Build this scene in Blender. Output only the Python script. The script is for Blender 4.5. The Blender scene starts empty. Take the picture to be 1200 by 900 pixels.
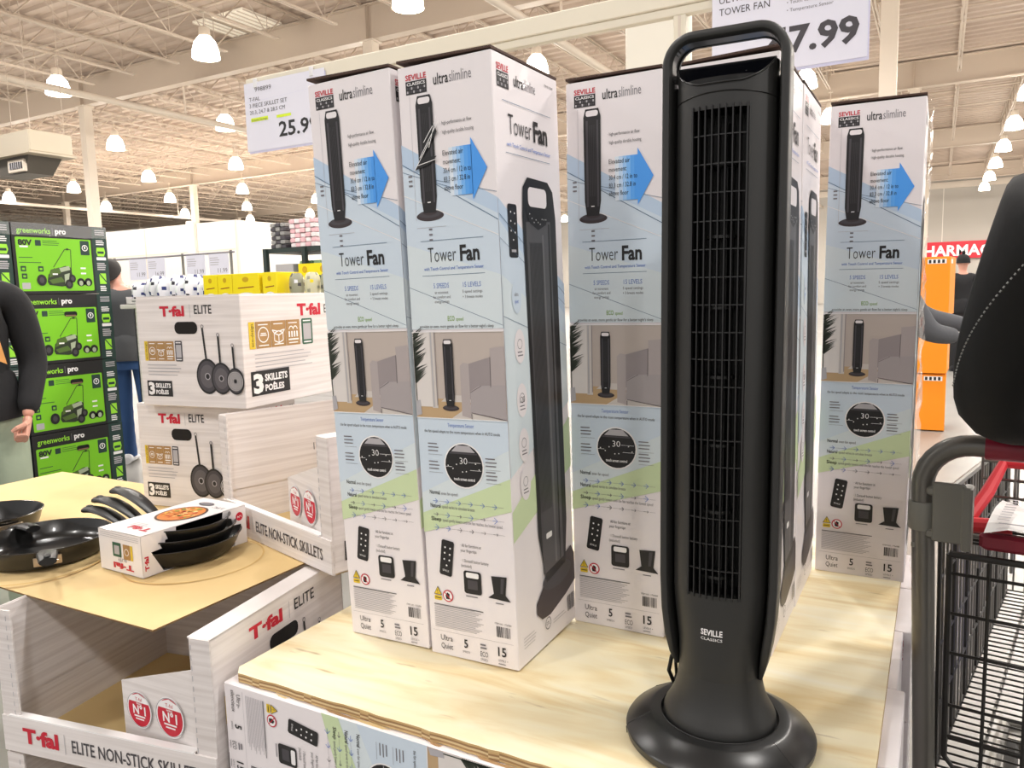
import bpy, math, random
from mathutils import Vector, Matrix
SC = bpy.context.scene
COL = SC.collection
pi = math.pi; sin = math.sin; cos = math.cos; R = math.radians
random.seed(7)
V = Vector

# ---------------------------------------------------------------- camera
YAW, PITCH, ROLL, FPX = R(28.987), R(6.753), R(-1.506), 904.2
fw = V((-sin(YAW)*cos(PITCH), cos(YAW)*cos(PITCH), -sin(PITCH)))
r0 = V((cos(YAW), sin(YAW), 0)); u0 = r0.cross(fw)
rr = cos(ROLL)*r0 + sin(ROLL)*u0; uu = -sin(ROLL)*r0 + cos(ROLL)*u0
cd = bpy.data.cameras.new('camera'); cam = bpy.data.objects.new('camera', cd); COL.objects.link(cam)
cd.sensor_width = 36; cd.lens = 36*FPX/1200; cd.clip_end = 300; cd.clip_start = .05
m = Matrix((rr, uu, -fw)).transposed().to_4x4(); m.translation = V((0, 0, 1.372)); cam.matrix_world = m
SC.camera = cam
# ---------------------------------------------------------------- world, exposure
w = bpy.data.worlds.new('ambient_fill'); SC.world = w; w.use_nodes = True  # added even ambient fill, enters where the hall walls are left out
w.node_tree.nodes['Background'].inputs[0].default_value = (1, .965, .955, 1)
w.node_tree.nodes['Background'].inputs[1].default_value = 0.72
SC.view_settings.view_transform = 'Standard'; SC.view_settings.look = 'None'
SC.view_settings.gamma = 1; SC.view_settings.use_curve_mapping = False
SC.view_settings.exposure = 0.15
LAMP_W = 520.0
GLOW_W = 125.0
LAMP_EMIT = 9.0

# ---------------------------------------------------------------- materials
def lin(c):
    if isinstance(c, str):
        c = [int(c[i:i+2], 16)/255 for i in (0, 2, 4)]
    return tuple((x/12.92 if x <= .04045 else ((x+.055)/1.055)**2.4) for x in c) + (1,)
MC = {}
def mat(name, col, rough=.5, metal=0, coat=0, spec=.5, emit=0, trans=0, alpha=1, bump=None, var=None, tex=None):
    if name in MC: return MC[name]
    m = bpy.data.materials.new(name); m.use_nodes = True; nt = m.node_tree
    b = nt.nodes['Principled BSDF']; c = lin(col)
    b.inputs['Base Color'].default_value = c; b.inputs['Roughness'].default_value = rough
    b.inputs['Metallic'].default_value = metal; b.inputs['Coat Weight'].default_value = coat
    b.inputs['Specular IOR Level'].default_value = spec
    b.inputs['Transmission Weight'].default_value = trans; b.inputs['Alpha'].default_value = alpha
    if emit:
        b.inputs['Emission Color'].default_value = c; b.inputs['Emission Strength'].default_value = emit
    def coords(sc):
        tc = nt.nodes.new('ShaderNodeTexCoord'); mp = nt.nodes.new('ShaderNodeMapping')
        mp.inputs['Scale'].default_value = sc; nt.links.new(tc.outputs['Object'], mp.inputs[0]); return mp
    if var:   # (second colour, scale xyz, detail, lo, hi)
        c2, sc, det, lo, hi = var
        n = nt.nodes.new('ShaderNodeTexNoise'); n.inputs['Scale'].default_value = 1; n.inputs['Detail'].default_value = det
        nt.links.new(coords(sc).outputs[0], n.inputs['Vector'])
        cr = nt.nodes.new('ShaderNodeValToRGB'); cr.color_ramp.elements[0].position = lo; cr.color_ramp.elements[1].position = hi
        cr.color_ramp.elements[0].color = c; cr.color_ramp.elements[1].color = lin(c2)
        nt.links.new(n.outputs[0], cr.inputs[0]); nt.links.new(cr.outputs[0], b.inputs['Base Color'])
    if bump:  # (scale xyz, strength, distance)
        sc, st, dist = bump
        n = nt.nodes.new('ShaderNodeTexNoise'); n.inputs['Scale'].default_value = 1; n.inputs['Detail'].default_value = 3
        nt.links.new(coords(sc).outputs[0], n.inputs['Vector'])
        bp = nt.nodes.new('ShaderNodeBump'); bp.inputs['Strength'].default_value = st; bp.inputs['Distance'].default_value = dist
        nt.links.new(n.outputs[0], bp.inputs['Height']); nt.links.new(bp.outputs[0], b.inputs['Normal'])
    MC[name] = m; return m

M_WHITE = mat('carton_white', 'ece6e8', .38, coat=.15, bump=((9, 9, 3), .12, .004))
M_CREAM = mat('steel_cream', 'd6cabb', .55)
M_CEIL = mat('deck_cream', 'c4b2a3', .6, var=('b3a192', (.4, .4, 1), 3, .35, .65))
M_JOIST = mat('joist_cream', 'c4b5a5', .6)
M_WALL = mat('wall_paint', 'e2ddd4', .7, bump=((.6, .6, .6), .05, .05))
M_WALLG = mat('wall_grey', 'b5afa6', .7, bump=((.6, .6, .6), .05, .05))
M_FLOOR = mat('floor_concrete', '8f8d88', .35, var=('7d7b76', (1.2, 1.2, 1), 6, .3, .7))
M_KRAFT = mat('kraft_brown', '8a6a52', .8)
M_DKBR = mat('carton_inside_dark', '4a352c', .8)
M_SHEET = mat('kraft_sheet', 'dcc18c', .75, var=('d2b47c', (3, 3, 3), 4, .35, .7), bump=((5, 5, 5), .15, .004))
M_WOODG = mat('woodgrain_print', 'e8e2e0', .5, var=('d6cfcc', (2.5, 2.5, 90), 4, .4, .68), bump=((10, 10, 200), .12, .001))
M_WOODGV = mat('corrugated_inside', 'e2dcda', .55, var=('cfc7c4', (2.5, 2.5, 110), 5, .38, .66), bump=((6, 6, 220), .2, .001))
M_BLK = mat('ink_black', '1b1a1c', .42)
M_DKG = mat('ink_darkgrey', '454247', .42)
M_MDG = mat('ink_midgrey', '77747a', .42)
M_LTG = mat('ink_lightgrey', 'b3b0b4', .42)
M_RED = mat('ink_red', 'c41230', .42)
M_WHT = mat('ink_white', 'f2f0f0', .42)
M_FANB = mat('fan_black_plastic', '272726', .42, bump=((900, 900, 900), .08, .0004))
M_FANS = mat('fan_satin_black', '202020', .30)
M_FAND = mat('fan_deep_black', '060606', .5)
M_GLOSS = mat('panel_gloss_black', '06070c', .07, coat=1)
M_METAL = mat('cart_grey_metal', '6f6d68', .35, metal=.55)
M_WIRE = mat('wire_chrome', '8d8b87', .3, metal=.8)
M_WIRED = mat('wire_dark', '3b3a38', .4, metal=.5)
M_PGREY = mat('plastic_grey', '77766f', .45)
M_BURG = mat('plastic_burgundy', '861a30', .4)
M_CRED = mat('plastic_red', 'e0303c', .4)
M_STEEL = mat('brushed_steel', 'b9aa98', .3, metal=.9)
M_PAN = mat('pan_nonstick', '141414', .28, coat=.3, bump=((300, 300, 300), .1, .0005))
M_PANH = mat('pan_handle', '121212', .4)
M_BLUE = mat('pallet_blue', '1c53a8', .5)
M_WOODP = mat('pallet_wood', 'b59468', .8, var=('9a7a50', (2, 30, 30), 4, .3, .7))

# ---------------------------------------------------------------- mesh builder
class G:
    def __init__(s): s.v = []; s.f = []; s.m = []; s.ms = []; s.T = Matrix.Identity(4); s.sm = []
    def mi(s, m):
        if m not in s.ms: s.ms.append(m)
        return s.ms.index(m)
    def add(s, vs, fs, m, smooth=False):
        o = len(s.v); s.v += [s.T @ V(p) for p in vs]; k = s.mi(m)
        for f in fs: s.f.append([o+i for i in f]); s.m.append(k); s.sm.append(smooth)
    def poly(s, pts, m): s.add(pts, [list(range(len(pts)))], m)
    def box(s, x0, y0, z0, x1, y1, z1, m, mats=None):
        vs = [(x0,y0,z0),(x1,y0,z0),(x1,y1,z0),(x0,y1,z0),(x0,y0,z1),(x1,y0,z1),(x1,y1,z1),(x0,y1,z1)]
        fs = dict(b=(0,3,2,1), t=(4,5,6,7), f=(0,1,5,4), r=(1,2,6,5), k=(2,3,7,6), l=(3,0,4,7))
        mats = mats or {}
        for k, f in fs.items(): s.add([vs[i] for i in f], [(0,1,2,3)], mats.get(k, m))
    def bbox(s, x0, y0, z0, x1, y1, z1, b, m):      # box with chamfered edges
        if b <= 0: return s.box(x0, y0, z0, x1, y1, z1, m)
        rings = []
        for z, d in ((z0, b), (z0+b, 0), (z1-b, 0), (z1, b)):
            a, c, e, g = x0+d, y0+d, x1-d, y1-d
            rings.append([(a+b,c,z),(e-b,c,z),(e,c+b,z),(e,g-b,z),(e-b,g,z),(a+b,g,z),(a,g-b,z),(a,c+b,z)])
        s.loft(rings, m, caps=True)
    def loft(s, rings, m, caps=False, closed=True, smooth=False, mats=None):
        n = len(rings[0]); vs = [p for r in rings for p in r]; fs = []
        k = n if closed else n-1
        for i in range(len(rings)-1):
            for j in range(k):
                fs.append((i*n+j, i*n+(j+1) % n, (i+1)*n+(j+1) % n, (i+1)*n+j))
        if mats: 
            o = len(s.v); s.v += [s.T @ V(p) for p in vs]
            for q, f in enumerate(fs):
                mm = mats(q//k, q % k) or m
                s.f.append([o+i for i in f]); s.m.append(s.mi(mm)); s.sm.append(smooth)
        else: s.add(vs, fs, m, smooth)
        if caps:
            s.add(list(rings[0]), [list(range(n))[::-1]], m); s.add(list(rings[-1]), [list(range(n))], m)
    def lathe(s, prof, m, n=32, c=(0,0,0), smooth=True, caps=True, sx=1, sy=1):
        rings = [[(c[0]+r*cos(2*pi*i/n)*sx, c[1]+r*sin(2*pi*i/n)*sy, c[2]+z) for i in range(n)] for r, z in prof]
        s.loft(rings, m, caps=caps, smooth=smooth)
    def tube(s, pts, r, m, n=8, caps=True, smooth=True):
        pts = [V(p) for p in pts]; rings = []; up = None
        rs = r if isinstance(r, (list, tuple)) else [r]*len(pts)
        for i, p in enumerate(pts):
            d = (pts[min(i+1, len(pts)-1)] - pts[max(i-1, 0)]).normalized()
            if up is None: up = V((0,0,1)) if abs(d.z) < .9 else V((1,0,0))
            a = d.cross(up).normalized(); up = a.cross(d).normalized()
            rings.append([tuple(p + rs[i]*(cos(2*pi*k/n)*a + sin(2*pi*k/n)*up)) for k in range(n)])
        s.loft(rings, m, caps=caps, smooth=smooth)
    def disc(s, c, r, m, n=24, nrm='z'):
        pts = []
        for i in range(n):
            a = 2*pi*i/n; p = {'z': (r*cos(a), r*sin(a), 0), 'y': (r*cos(a), 0, r*sin(a)), 'x': (0, r*cos(a), r*sin(a))}[nrm]
            pts.append((c[0]+p[0], c[1]+p[1], c[2]+p[2]))
        s.poly(pts, m)
    def mesh(s, name):
        me = bpy.data.meshes.new(name); me.from_pydata([tuple(p) for p in s.v], [], s.f)
        for m in s.ms: me.materials.append(m)
        me.polygons.foreach_set('material_index', s.m); me.polygons.foreach_set('use_smooth', s.sm); me.update()
        if any(s.sm): me.set_sharp_from_angle(angle=R(32))
        return me
    def build(s, name, parent=None, **kw):
        o = bpy.data.objects.new(name, s.mesh(name)); COL.objects.link(o)
        if parent: o.parent = parent
        tag(o, **kw); return o
def tag(o, label=None, cat=None, group=None, kind=None):
    if label: o['label'] = label
    if cat: o['category'] = cat
    if group: o['group'] = group
    if kind: o['kind'] = kind
    return o
def thing(name, label, cat, loc=(0,0,0), rz=0, group=None):
    o = bpy.data.objects.new(name, None); COL.objects.link(o); o.empty_display_size = .05
    o.location = loc; o.rotation_euler = (0, 0, rz); return tag(o, label, cat, group)
def copy_tree(o, parent=None, kids=None):
    ch = [c for c in bpy.data.objects if c.parent == o] if kids is None else kids
    c = o.copy(); COL.objects.link(c)
    if parent: c.parent = parent; c.matrix_parent_inverse = o.matrix_parent_inverse.copy()
    for k in ch: copy_tree(k, c)
    return c
def bevel(o, w=.002, seg=2):
    b = o.modifiers.new('bevel', 'BEVEL'); b.width = w; b.segments = seg; b.limit_method = 'ANGLE'; b.angle_limit = R(40); return o

# ---------------------------------------------------------------- lettering and flat print
TC = {}
def glyphs(txt, off):
    k = (txt, off)
    if k not in TC:
        cu = bpy.data.curves.new('t', 'FONT'); cu.body = txt; cu.offset = off; cu.resolution_u = 2; cu.size = 1
        ob = bpy.data.objects.new('t', cu); COL.objects.link(ob)
        dg = bpy.context.evaluated_depsgraph_get(); me = ob.evaluated_get(dg).to_mesh()
        vs = [(v.co.x, v.co.y) for v in me.vertices]; fs = [tuple(p.vertices) for p in me.polygons]
        ob.evaluated_get(dg).to_mesh_clear(); bpy.data.objects.remove(ob); bpy.data.curves.remove(cu)
        x0 = min(v[0] for v in vs); x1 = max(v[0] for v in vs)
        TC[k] = ([(v[0]-x0, v[1]) for v in vs], fs, x1-x0)
    return TC[k]
class Print:
    """flat print on a face: u right, v up, thin layers lifted off the face"""
    def __init__(s, g, o, U, W, size=(1, 1), step=.00025, warp=None):
        s.g = g; s.o = V(o); s.U = V(U).normalized(); s.W = V(W).normalized(); s.N = s.U.cross(s.W)
        s.s = size; s.st = step; s.warp = warp; s.clip = None
    def p(s, u, v, l):
        if s.warp: return s.warp(u, v, l*s.st)
        return s.o + s.U*u*s.s[0] + s.W*v*s.s[1] + s.N*(l*s.st)
    def poly(s, pts, m, l=1):
        if s.clip:
            x0, y0, x1, y1 = s.clip
            for ax, lim, sg in ((0, x0, 1), (0, x1, -1), (1, y0, 1), (1, y1, -1)):
                out = []
                for i in range(len(pts)):
                    a, b = pts[i-1], pts[i]; da = (a[ax]-lim)*sg; db = (b[ax]-lim)*sg
                    if (da < 0) != (db < 0):
                        t = da/(da-db); out.append((a[0]+(b[0]-a[0])*t, a[1]+(b[1]-a[1])*t))
                    if db >= 0: out.append(b)
                pts = out
                if len(pts) < 3: return
        s.g.add([s.p(u, v, l) for u, v in pts], [list(range(len(pts)))], m)
    def rect(s, a, b, c, d, m, l=1): s.poly([(a,b),(c,b),(c,d),(a,d)], m, l)
    def ell(s, cu, cv, ru, rv, m, l=1, n=28): s.poly([(cu+ru*cos(2*pi*i/n), cv+rv*sin(2*pi*i/n)) for i in range(n)], m, l)
    def ring(s, cu, cv, r, w, m, l=1, n=24, a0=0, a1=2*pi):
        for i in range(n):
            a = a0+(a1-a0)*i/n; b = a0+(a1-a0)*(i+1)/n
            s.poly([(cu+r*cos(a), cv+r*sin(a)), (cu+r*cos(b), cv+r*sin(b)), (cu+(r-w)*cos(b), cv+(r-w)*sin(b)), (cu+(r-w)*cos(a), cv+(r-w)*sin(a))], m, l)
    def line(s, a, b, w, m, l=1):
        d = V((b[0]-a[0], b[1]-a[1])); L = d.length or 1; n = V((-d.y, d.x))/L*w/2
        s.poly([(a[0]+n.x, a[1]+n.y), (a[0]-n.x, a[1]-n.y), (b[0]-n.x, b[1]-n.y), (b[0]+n.x, b[1]+n.y)], m, l)
    def rrect(s, a, b, c, d, r, m, l=1):
        pts = []
        for cx, cy, a0 in ((c-r, d-r, 0), (a+r, d-r, 90), (a+r, b+r, 180), (c-r, b+r, 270)):
            for k in range(5): t = R(a0+22.5*k); pts.append((cx+r*cos(t), cy+r*sin(t)))
        s.poly(pts, m, l)
    def lines(s, u, v, wd, n, dv, m, h=.0012, l=2):      # tiny body copy too small to read
        for i in range(n):
            ww = wd*(.82+.18*((i*37 % 10)/10)); s.rect(u, v-i*dv-h, u+ww, v-i*dv, m, l)
    def text(s, t, u, v, h, m, l=2, w=None, al='l', b=0.0, rot=0):
        vs, fs, W = glyphs(t, b); k = h/.70; kx = (w/W) if w else k; off = {'l': 0, 'c': -W*kx/2, 'r': -W*kx}[al]
        cr, sr = cos(rot), sin(rot); pts = []
        for x, y in vs:
            a = off + x*kx; c = y*k; pts.append(s.p(u + a*cr - c*sr, v + a*sr + c*cr, l))
        s.g.add(pts, fs, m)

exec_parts = []
# ================================================================ THE HALL
def hall():
    g = G(); g.box(-75, -25, -.1, 30, 72, 0, M_FLOOR); g.build('floor', kind='structure')
    # corrugated roof deck
    g = G(); pts = []; y = -12.0; z0 = 8.5
    while y < 62:
        for dy, dz in ((0, 0), (.16, 0), (.22, .07), (.38, .07), (.44, 0)): pts.append((y+dy, z0+dz))
        y += .44
    g.loft([[(-64, a, b) for a, b in pts], [(26, a, b) for a, b in pts]], M_CEIL, closed=False)
    g.build('ceiling', kind='structure')
    g = G(); g.box(-64, 60, 0, 26, 60.3, 8.5, M_WALLG)
    for x in range(-60, 26, 6): g.box(x, 59.97, 0, x+.05, 60, 7.9, M_WALL)
    g.box(-64, 59.9, 7.5, 26, 60, 7.9, M_CREAM); g.build('wall_back', kind='structure')
    g = G(); g.box(-64.3, -12, 0, -64, 60.3, 8.5, M_WALL); g.build('wall_left', kind='structure')
    # white cold-room block and lower white wall further left
    g = G(); g.box(-40, 20.1, 0, -22.4, 34, 4.25, M_WALL)
    g.box(-22.42, 20.08, 0, -22.34, 20.16, 4.25, M_CREAM)
    for x in (-24.9, -27.5, -30.2, -33): g.box(x, 20.08, 0, x+.04, 20.1, 4.2, M_CREAM)
    for z in (1.9, 3.2): g.box(-40, 20.09, z, -22.5, 20.1, z+.03, M_CREAM)
    g.box(-24.9, 19.98, 0, -24.5, 20.1, 4.35, M_WALL)
    g.build('wall_cold_room', kind='structure')
    g = G()
    for Y in (15.8-13.4, 15.8, 29.2, 42.6, 56.0):
        gg = G(); gg.box(-64, Y-.14, 7.6, 26, Y+.14, 7.63, M_JOIST); gg.box(-64, Y-.14, 8.42, 26, Y+.14, 8.45, M_JOIST)
        gg.box(-64, Y-.012, 7.63, 26, Y+.012, 8.42, M_JOIST)
        for i in range(-6, 3):
            x = -.93+11.55*i
            gg.box(x-.05, Y-.13, 7.63, x-.03, Y+.13, 8.42, M_JOIST)
        gg.build('trim_girder', kind='structure')
    colm = G(); colm.box(-.14, -.14, 0, .14, .14, 7.6, M_CREAM); colm.box(-.2, -.2, 7.57, .2, .2, 7.6, M_CREAM)
    colm.box(-.25, -.25, 0, .25, .25, .03, M_CREAM)
    cm = colm.mesh('column')
    for Y in (15.8, 29.2, 42.6, 56.0):
        for i in range(-5, 2):
            x = -.93+11.55*i
            if -40.2 < x < -22 and 19 < Y < 35: z = 0
            o = bpy.data.objects.new('trim_column', cm); COL.objects.link(o); o.location = (x, Y, 0); tag(o, kind='structure')
    # open web joist, shared mesh
    def joist(L):
        g = G()
        for sx in (-.035, .035):
            g.box(sx-.02, 0, 8.42, sx+.02, L, 8.47, M_JOIST); g.box(sx-.018, .9, 7.72, sx+.018, L-.9, 7.76, M_JOIST)
        n = 9; st = (L-1.2)/n
        for i in range(n):
            a = .6+i*st; mid = a+st/2
            g.tube([(0, a, 8.43), (0, mid, 7.74)], .018, M_JOIST, 4, False); g.tube([(0, mid, 7.74), (0, a+st, 8.43)], .018, M_JOIST, 4, False)
            g.tube([(0, mid, 7.74), (0, mid, 8.43)], .012, M_JOIST, 4, False)
        return g.mesh('joist')
    jm = joist(13.1)
    for Y in (2.4, 15.8, 29.2, 42.6):
        for i in range(-26, 12):
            x = -14.5+1.85*i
            o = bpy.data.objects.new('trim_joist', jm); COL.objects.link(o); o.location = (x, Y+.15, 0); tag(o, kind='structure')
    # bridging lines and the big pipe
    for Y in (5.2, 7.1, 9.8, 12.45, 17.9, 20.6, 23.2, 26.0, 31.2, 33.9, 38.6, 44, 49.3, 54.6):
        g = G(); g.tube([(-64, Y, 7.80), (26, Y, 7.80)], .028, M_JOIST, 5, False)
        if Y in (7.1, 12.45, 23.2, 33.9): g.tube([(-64, Y+.7, 8.36), (26, Y+.7, 8.36)], .02, M_JOIST, 5, False)
        g.build('trim_bridging', kind='structure')
    for X in (-19.6, -7.4, 3.9, -43):
        g = G(); g.tube([(X, 2, 6.75), (X, 59, 6.75)], .09, M_CREAM, 12, False)
        for Y in range(4, 58, 6): g.tube([(X, Y, 6.75), (X, Y, 8.4)], .03, M_CREAM, 6, False)
        g.build('trim_pipe', kind='structure')
hall()

def lamps():
    base = thing('high_bay_lamp', 'bell-shaped glowing high bay lamp hanging from the roof joists', 'ceiling lamp', group='high bay lamps across the warehouse ceiling')
    g = G(); mg = mat('lamp_glow', 'fff4e2', .4, emit=LAMP_EMIT)
    g.lathe([(.30, -.26), (.285, -.1), (.23, .08), (.13, .2)], mg, 20, caps=False); g.disc((0, 0, -.25), .297, mg, 20)
    sh = g.build('lamp_shade', base)
    g = G(); g.lathe([(.13, .2), (.12, .38), (.05, .42)], M_CREAM, 12); g.tube([(0, 0, .42), (0, 0, .76)], .015, M_CREAM, 6); g.box(-.07, -.03, .70, .07, .03, .725, M_CREAM)
    bd = g.build('lamp_housing', base)
    ld = bpy.data.lights.new('lamp_light', 'SPOT'); ld.spot_size = R(166); ld.spot_blend = .6; ld.energy = LAMP_W; ld.color = (1, .965, .925); ld.shadow_soft_size = .3
    lo = bpy.data.objects.new('lamp_light', ld); COL.objects.link(lo); lo.parent = base; lo.location = (0, 0, -.45)
    l3 = bpy.data.lights.new('shade_glow', 'POINT'); l3.energy = GLOW_W; l3.color = (1, .95, .89); l3.shadow_soft_size = .3
    lg = bpy.data.objects.new('shade_glow', l3); COL.objects.link(lg); lg.parent = base; lg.location = (0, 0, -.42)
    first = True
    for j in range(-3, 9):
        for i in range(-9, 4):
            X = 2.15+5.55*i; Y = 12.5+5.35*j
            if X < -46 or X > 16 or Y > 56: continue
            vis = Y > 4
            if not vis:
                if -16 < X < 14:
                    l2 = bpy.data.objects.new('lamp_light', ld); COL.objects.link(l2); l2.location = (X, Y, 6.55)
                continue
            if first: o = base; first = False
            else: o = copy_tree(base, kids=[sh, bd, lo, lg])
            o.location = (X, Y, 7.0)
lamps()
# ================================================================ FAN CARTONS
CW, CD, CH = .188, .245, 1.06
BL1 = mat('print_sky_blue', 'bcd0e6', .38); BL2 = mat('print_pale_blue', 'cddbe8', .38); BL3 = mat('print_ice', 'd6e1e6', .38)
BLL = mat('print_line_blue', '5b7590', .4); GRN = mat('print_pale_green', 'cbdcb0', .38); GRT = mat('print_green_text', '7da52f', .4)
BLT = mat('print_blue_text', '6a86c8', .4); AR = [mat('arrow_%d' % i, c, .38) for i, c in enumerate(('dbe6f1', 'bfd8f3', '9cc8f4', '78b6f4', '5aa6f2', '4a9cf0'))]
PHW = mat('photo_wall', 'bfb3ab', .4); PHW2 = mat('photo_wall_light', 'cfc8c2', .4); PHF = mat('photo_floor', 'bfa27c', .4); PHS = mat('photo_sofa', '9a9192', .4); PHS4 = mat('photo_sofa_seat', 'a9a1a2', .4)
PHS2 = mat('photo_sofa_light', 'b0a6a5', .4); PHS3 = mat('photo_sofa_dark', '6f6668', .4); PHC = mat('photo_curtain', 'ded8d4', .4); PHP = mat('photo_plant', '3c4238', .4)
YEL = mat('print_yellow', 'e2c233', .42); BRN = mat('print_base_brown', '3a3033', .4)
def art_fan(p, cu, vb, h, l=3, big=False):
    w = h*.078; bw = h*.135
    p.ell(cu, vb+h*.045, bw, h*.042, BRN, l); p.ell(cu, vb+h*.06, bw*.85, h*.03, M_DKG, l+1); p.ell(cu, vb+h*.075, bw*.5, h*.025, BRN, l+2)
    p.poly([(cu-w*.75, vb+h*.07), (cu+w*.75, vb+h*.07), (cu+w, vb+h*.2), (cu+w*1.05, vb+h*.93), (cu+w*.8, vb+h), (cu-w*.8, vb+h), (cu-w*1.05, vb+h*.93), (cu-w, vb+h*.2)], M_BLK, l+3)
    p.rrect(cu-w*.75, vb+h*.935, cu+w*.75, vb+h*.985, h*.02, M_WHITE, l+4)
    p.rect(cu-w*.75, vb+h*.15, cu-w*.5, vb+h*.9, M_DKG, l+4); p.rect(cu+w*.55, vb+h*.15, cu+w*.78, vb+h*.9, M_DKG, l+4)
    for k in range(5): p.rect(cu+w*(-.36+.17*k), vb+h*.24, cu+w*(-.33+.17*k), vb+h*.86, M_DKG, l+4)
    p.rect(cu-w*.2, vb+h*.15, cu+w*.2, vb+h*.158, M_WHT, l+4)
def remote(p, u0, v0, u1, v1, l=3):
    p.rrect(u0, v0, u1, v1, .005, M_BLK, l); w = u1-u0; h = v1-v0
    for a, b in ((.3, .85), (.72, .83), (.28, .68), (.72, .64), (.28, .5), (.72, .47), (.5, .33)): p.ell(u0+w*a, v0+h*b, .0017, .0017, M_WHT, l+1, 8)
    p.rect(u0+w*.25, v0+h*.1, u0+w*.75, v0+h*.15, M_LTG, l+1)
def logo_block(p, u0, v0, u1, v1, l=2):
    w = u1-u0; h = v1-v0
    p.text('SEVILLE', u0, v0+h*.72, h*.27, M_RED, l, w=w, b=.02)
    p.rect(u0, v0, u1, v0+h*.66, M_BLK, l)
    p.text('CLASSICS', u0+w*.06, v0+h*.44, h*.15, M_WHT, l+1, w=w*.88, b=.02)
    for r in range(2):
        for k in range(9): p.rect(u0+w*(.05+.103*k), v0+h*(.06+.18*r), u0+w*(.05+.103*k+.07), v0+h*(.06+.18*r+.12), M_DKG if (k+r) % 3 else M_LTG, l+1)
def narrow_face(p, fr=False, tape=False):
    p.clip = (0, 0, CW, CH)
    p.poly([(0, .932), (CW, .826), (CW, .61), (0, .61)], BL1, 1)
    p.poly([(0, .895), (CW, .80), (CW, .61), (0, .61)], BL2, 2)
    p.poly([(0, .76), (CW, .70), (CW, .61), (0, .61)], BL3, 3)
    p.line((0, .898), (CW, .79), .0013, BLL, 4); p.line((0, .885), (.10, .85), .0008, BLL, 4); p.line((.05, .87), (CW, .835), .0008, BLL, 4)
    p.line((0, .845), (CW, .765), .0012, M_WHT, 4); p.line((0, .685), (CW, .615), .0008, BLL, 4)
    p.poly([(0, .27), (0, .453), (CW, .453), (CW, .35)], BL3, 1); p.poly([(0, .31), (0, .453), (CW, .453), (CW, .40)], BL2, 2)
    p.poly([(0, .235), (0, .272), (CW, .35), (CW, .292)], GRN, 3)
    logo_block(p, .017, 1.013, .060, 1.046)
    p.text('ultra', .074, 1.022, .018, M_BLK, 2, w=.030, b=.01); p.text('slimline', .106, 1.022, .018, M_MDG, 2, w=.043, b=-.005)
    art_fan(p, .053, .797, .211)
    p.line((.024, .80), (.024, 1.01), .0006, M_LTG, 4)
    p.line((.024, .787), (.085, .787), .0006, M_LTG, 4)
    for k in range(3): p.rect(.012, .875-k*.008, .02, .878-k*.008, M_MDG, 5); p.rect(.049, .782-k*.009, .056, .785-k*.009, M_MDG, 5)
    p.text('· high-performance air flow', .084, .955, .006, M_DKG, 5, w=.062); p.text('· high-quality durable housing', .084, .940, .006, M_DKG, 5, w=.065)
    for k in range(6): p.poly([(.098+.0075*k, .836), (.1055+.0075*k, .836), (.1055+.0075*k, .916), (.098+.0075*k, .916)], AR[k], 6)
    p.poly([(.142, .826), (.172, .876), (.142, .928)], AR[5], 6)
    for k, t in enumerate(('Elevated air', 'movement:', '30.4 cm / 12 in to', '83.3 cm / 32.8 in', 'above floor')): p.text(t, .086, .904-k*.0145, .0085, M_BLK, 8, w=(.041, .035, .055, .052, .038)[k])
    p.line((.03, .764), (.158, .764), .0008, BLL, 5); p.line((.03, .704), (.158, .704), .0008, BLL, 5)
    p.text('Tower', .044, .727, .026, M_BLK, 5, w=.058, b=-.01); p.text('Fan', .110, .727, .026, M_BLK, 5, w=.039, b=.03)
    p.text('with Touch Control and Temperature Sensor', .034, .713, .0055, BLT, 5, w=.122, b=.01)
    p.text('5 SPEEDS', .052, .682, .0085, BLT, 5, w=.032); p.text('15 LEVELS', .113, .682, .0085, BLT, 5, w=.036)
    for k, t in enumerate(('air movement', 'for comfort and', 'energy savings')): p.text(t, .068, .672-k*.008, .005, M_MDG, 5, w=(.028, .036, .03)[k], al='c')
    for k, t in enumerate(('5 speed settings', '+ 3 breeze modes')): p.text(t, .131, .672-k*.009, .005, M_MDG, 5, w=.04, al='c')
    p.text('ECO', .078, .6245, .0085, GRT, 5, w=.014, b=.01); p.text('speed', .095, .6245, .0065, GRT, 5, w=.015)
    p.text('provides an even, more gentle air flow for a better night\'s sleep', .018, .6125, .0055, M_DKG, 5, w=.152)
    # room picture
    a, b = .4515, .6055
    p.rect(0, a, CW, b, PHW, 4); p.rect(0, a, CW, a+.035, PHF, 5); p.poly([(.075, a), (CW, a), (CW, a+.012), (.12, a+.028)], PHW2, 6)
    p.poly([(.055, a+.03), (.07, a+.042), (CW, a+.042), (CW, a+.03)], PHW2, 6)
    p.rect(.0, a+.02, .036, b, PHC, 7); p.rect(.036, a+.018, .048, b, PHW2, 7); p.rect(.038, a+.02, .041, b, M_LTG, 8)
    p.poly([(.046, a+.022), (.046, b), (.048, b), (.048, a+.024)], PHS, 8)
    random.seed(3)
    for k in range(26):
        vv = b-.004-k*.0034; L = .012+.014*random.random()
        p.poly([(.0, vv), (.006+L, vv+.008+.01*random.random()), (.004, vv-.003)], PHP, 9)
    p.line((.002, b-.02), (.003, a+.03), .002, PHP, 9); p.poly([(0, a+.03), (.01, a+.032), (.012, a+.006), (0, a+.002)], M_LTG, 9)
    p.poly([(.098, a+.006), (.098, a+.094), (.104, a+.1), (.116, a+.098), (.116, a+.002)], PHS2, 7)
    p.poly([(.116, a+.098), (.16, a+.11), (.16, a+.05), (.116, a+.035)], PHS, 7)
    p.poly([(.16, a+.125), (CW, a+.128), (CW, a+.04), (.16, a+.045)], PHS2, 8)
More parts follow.
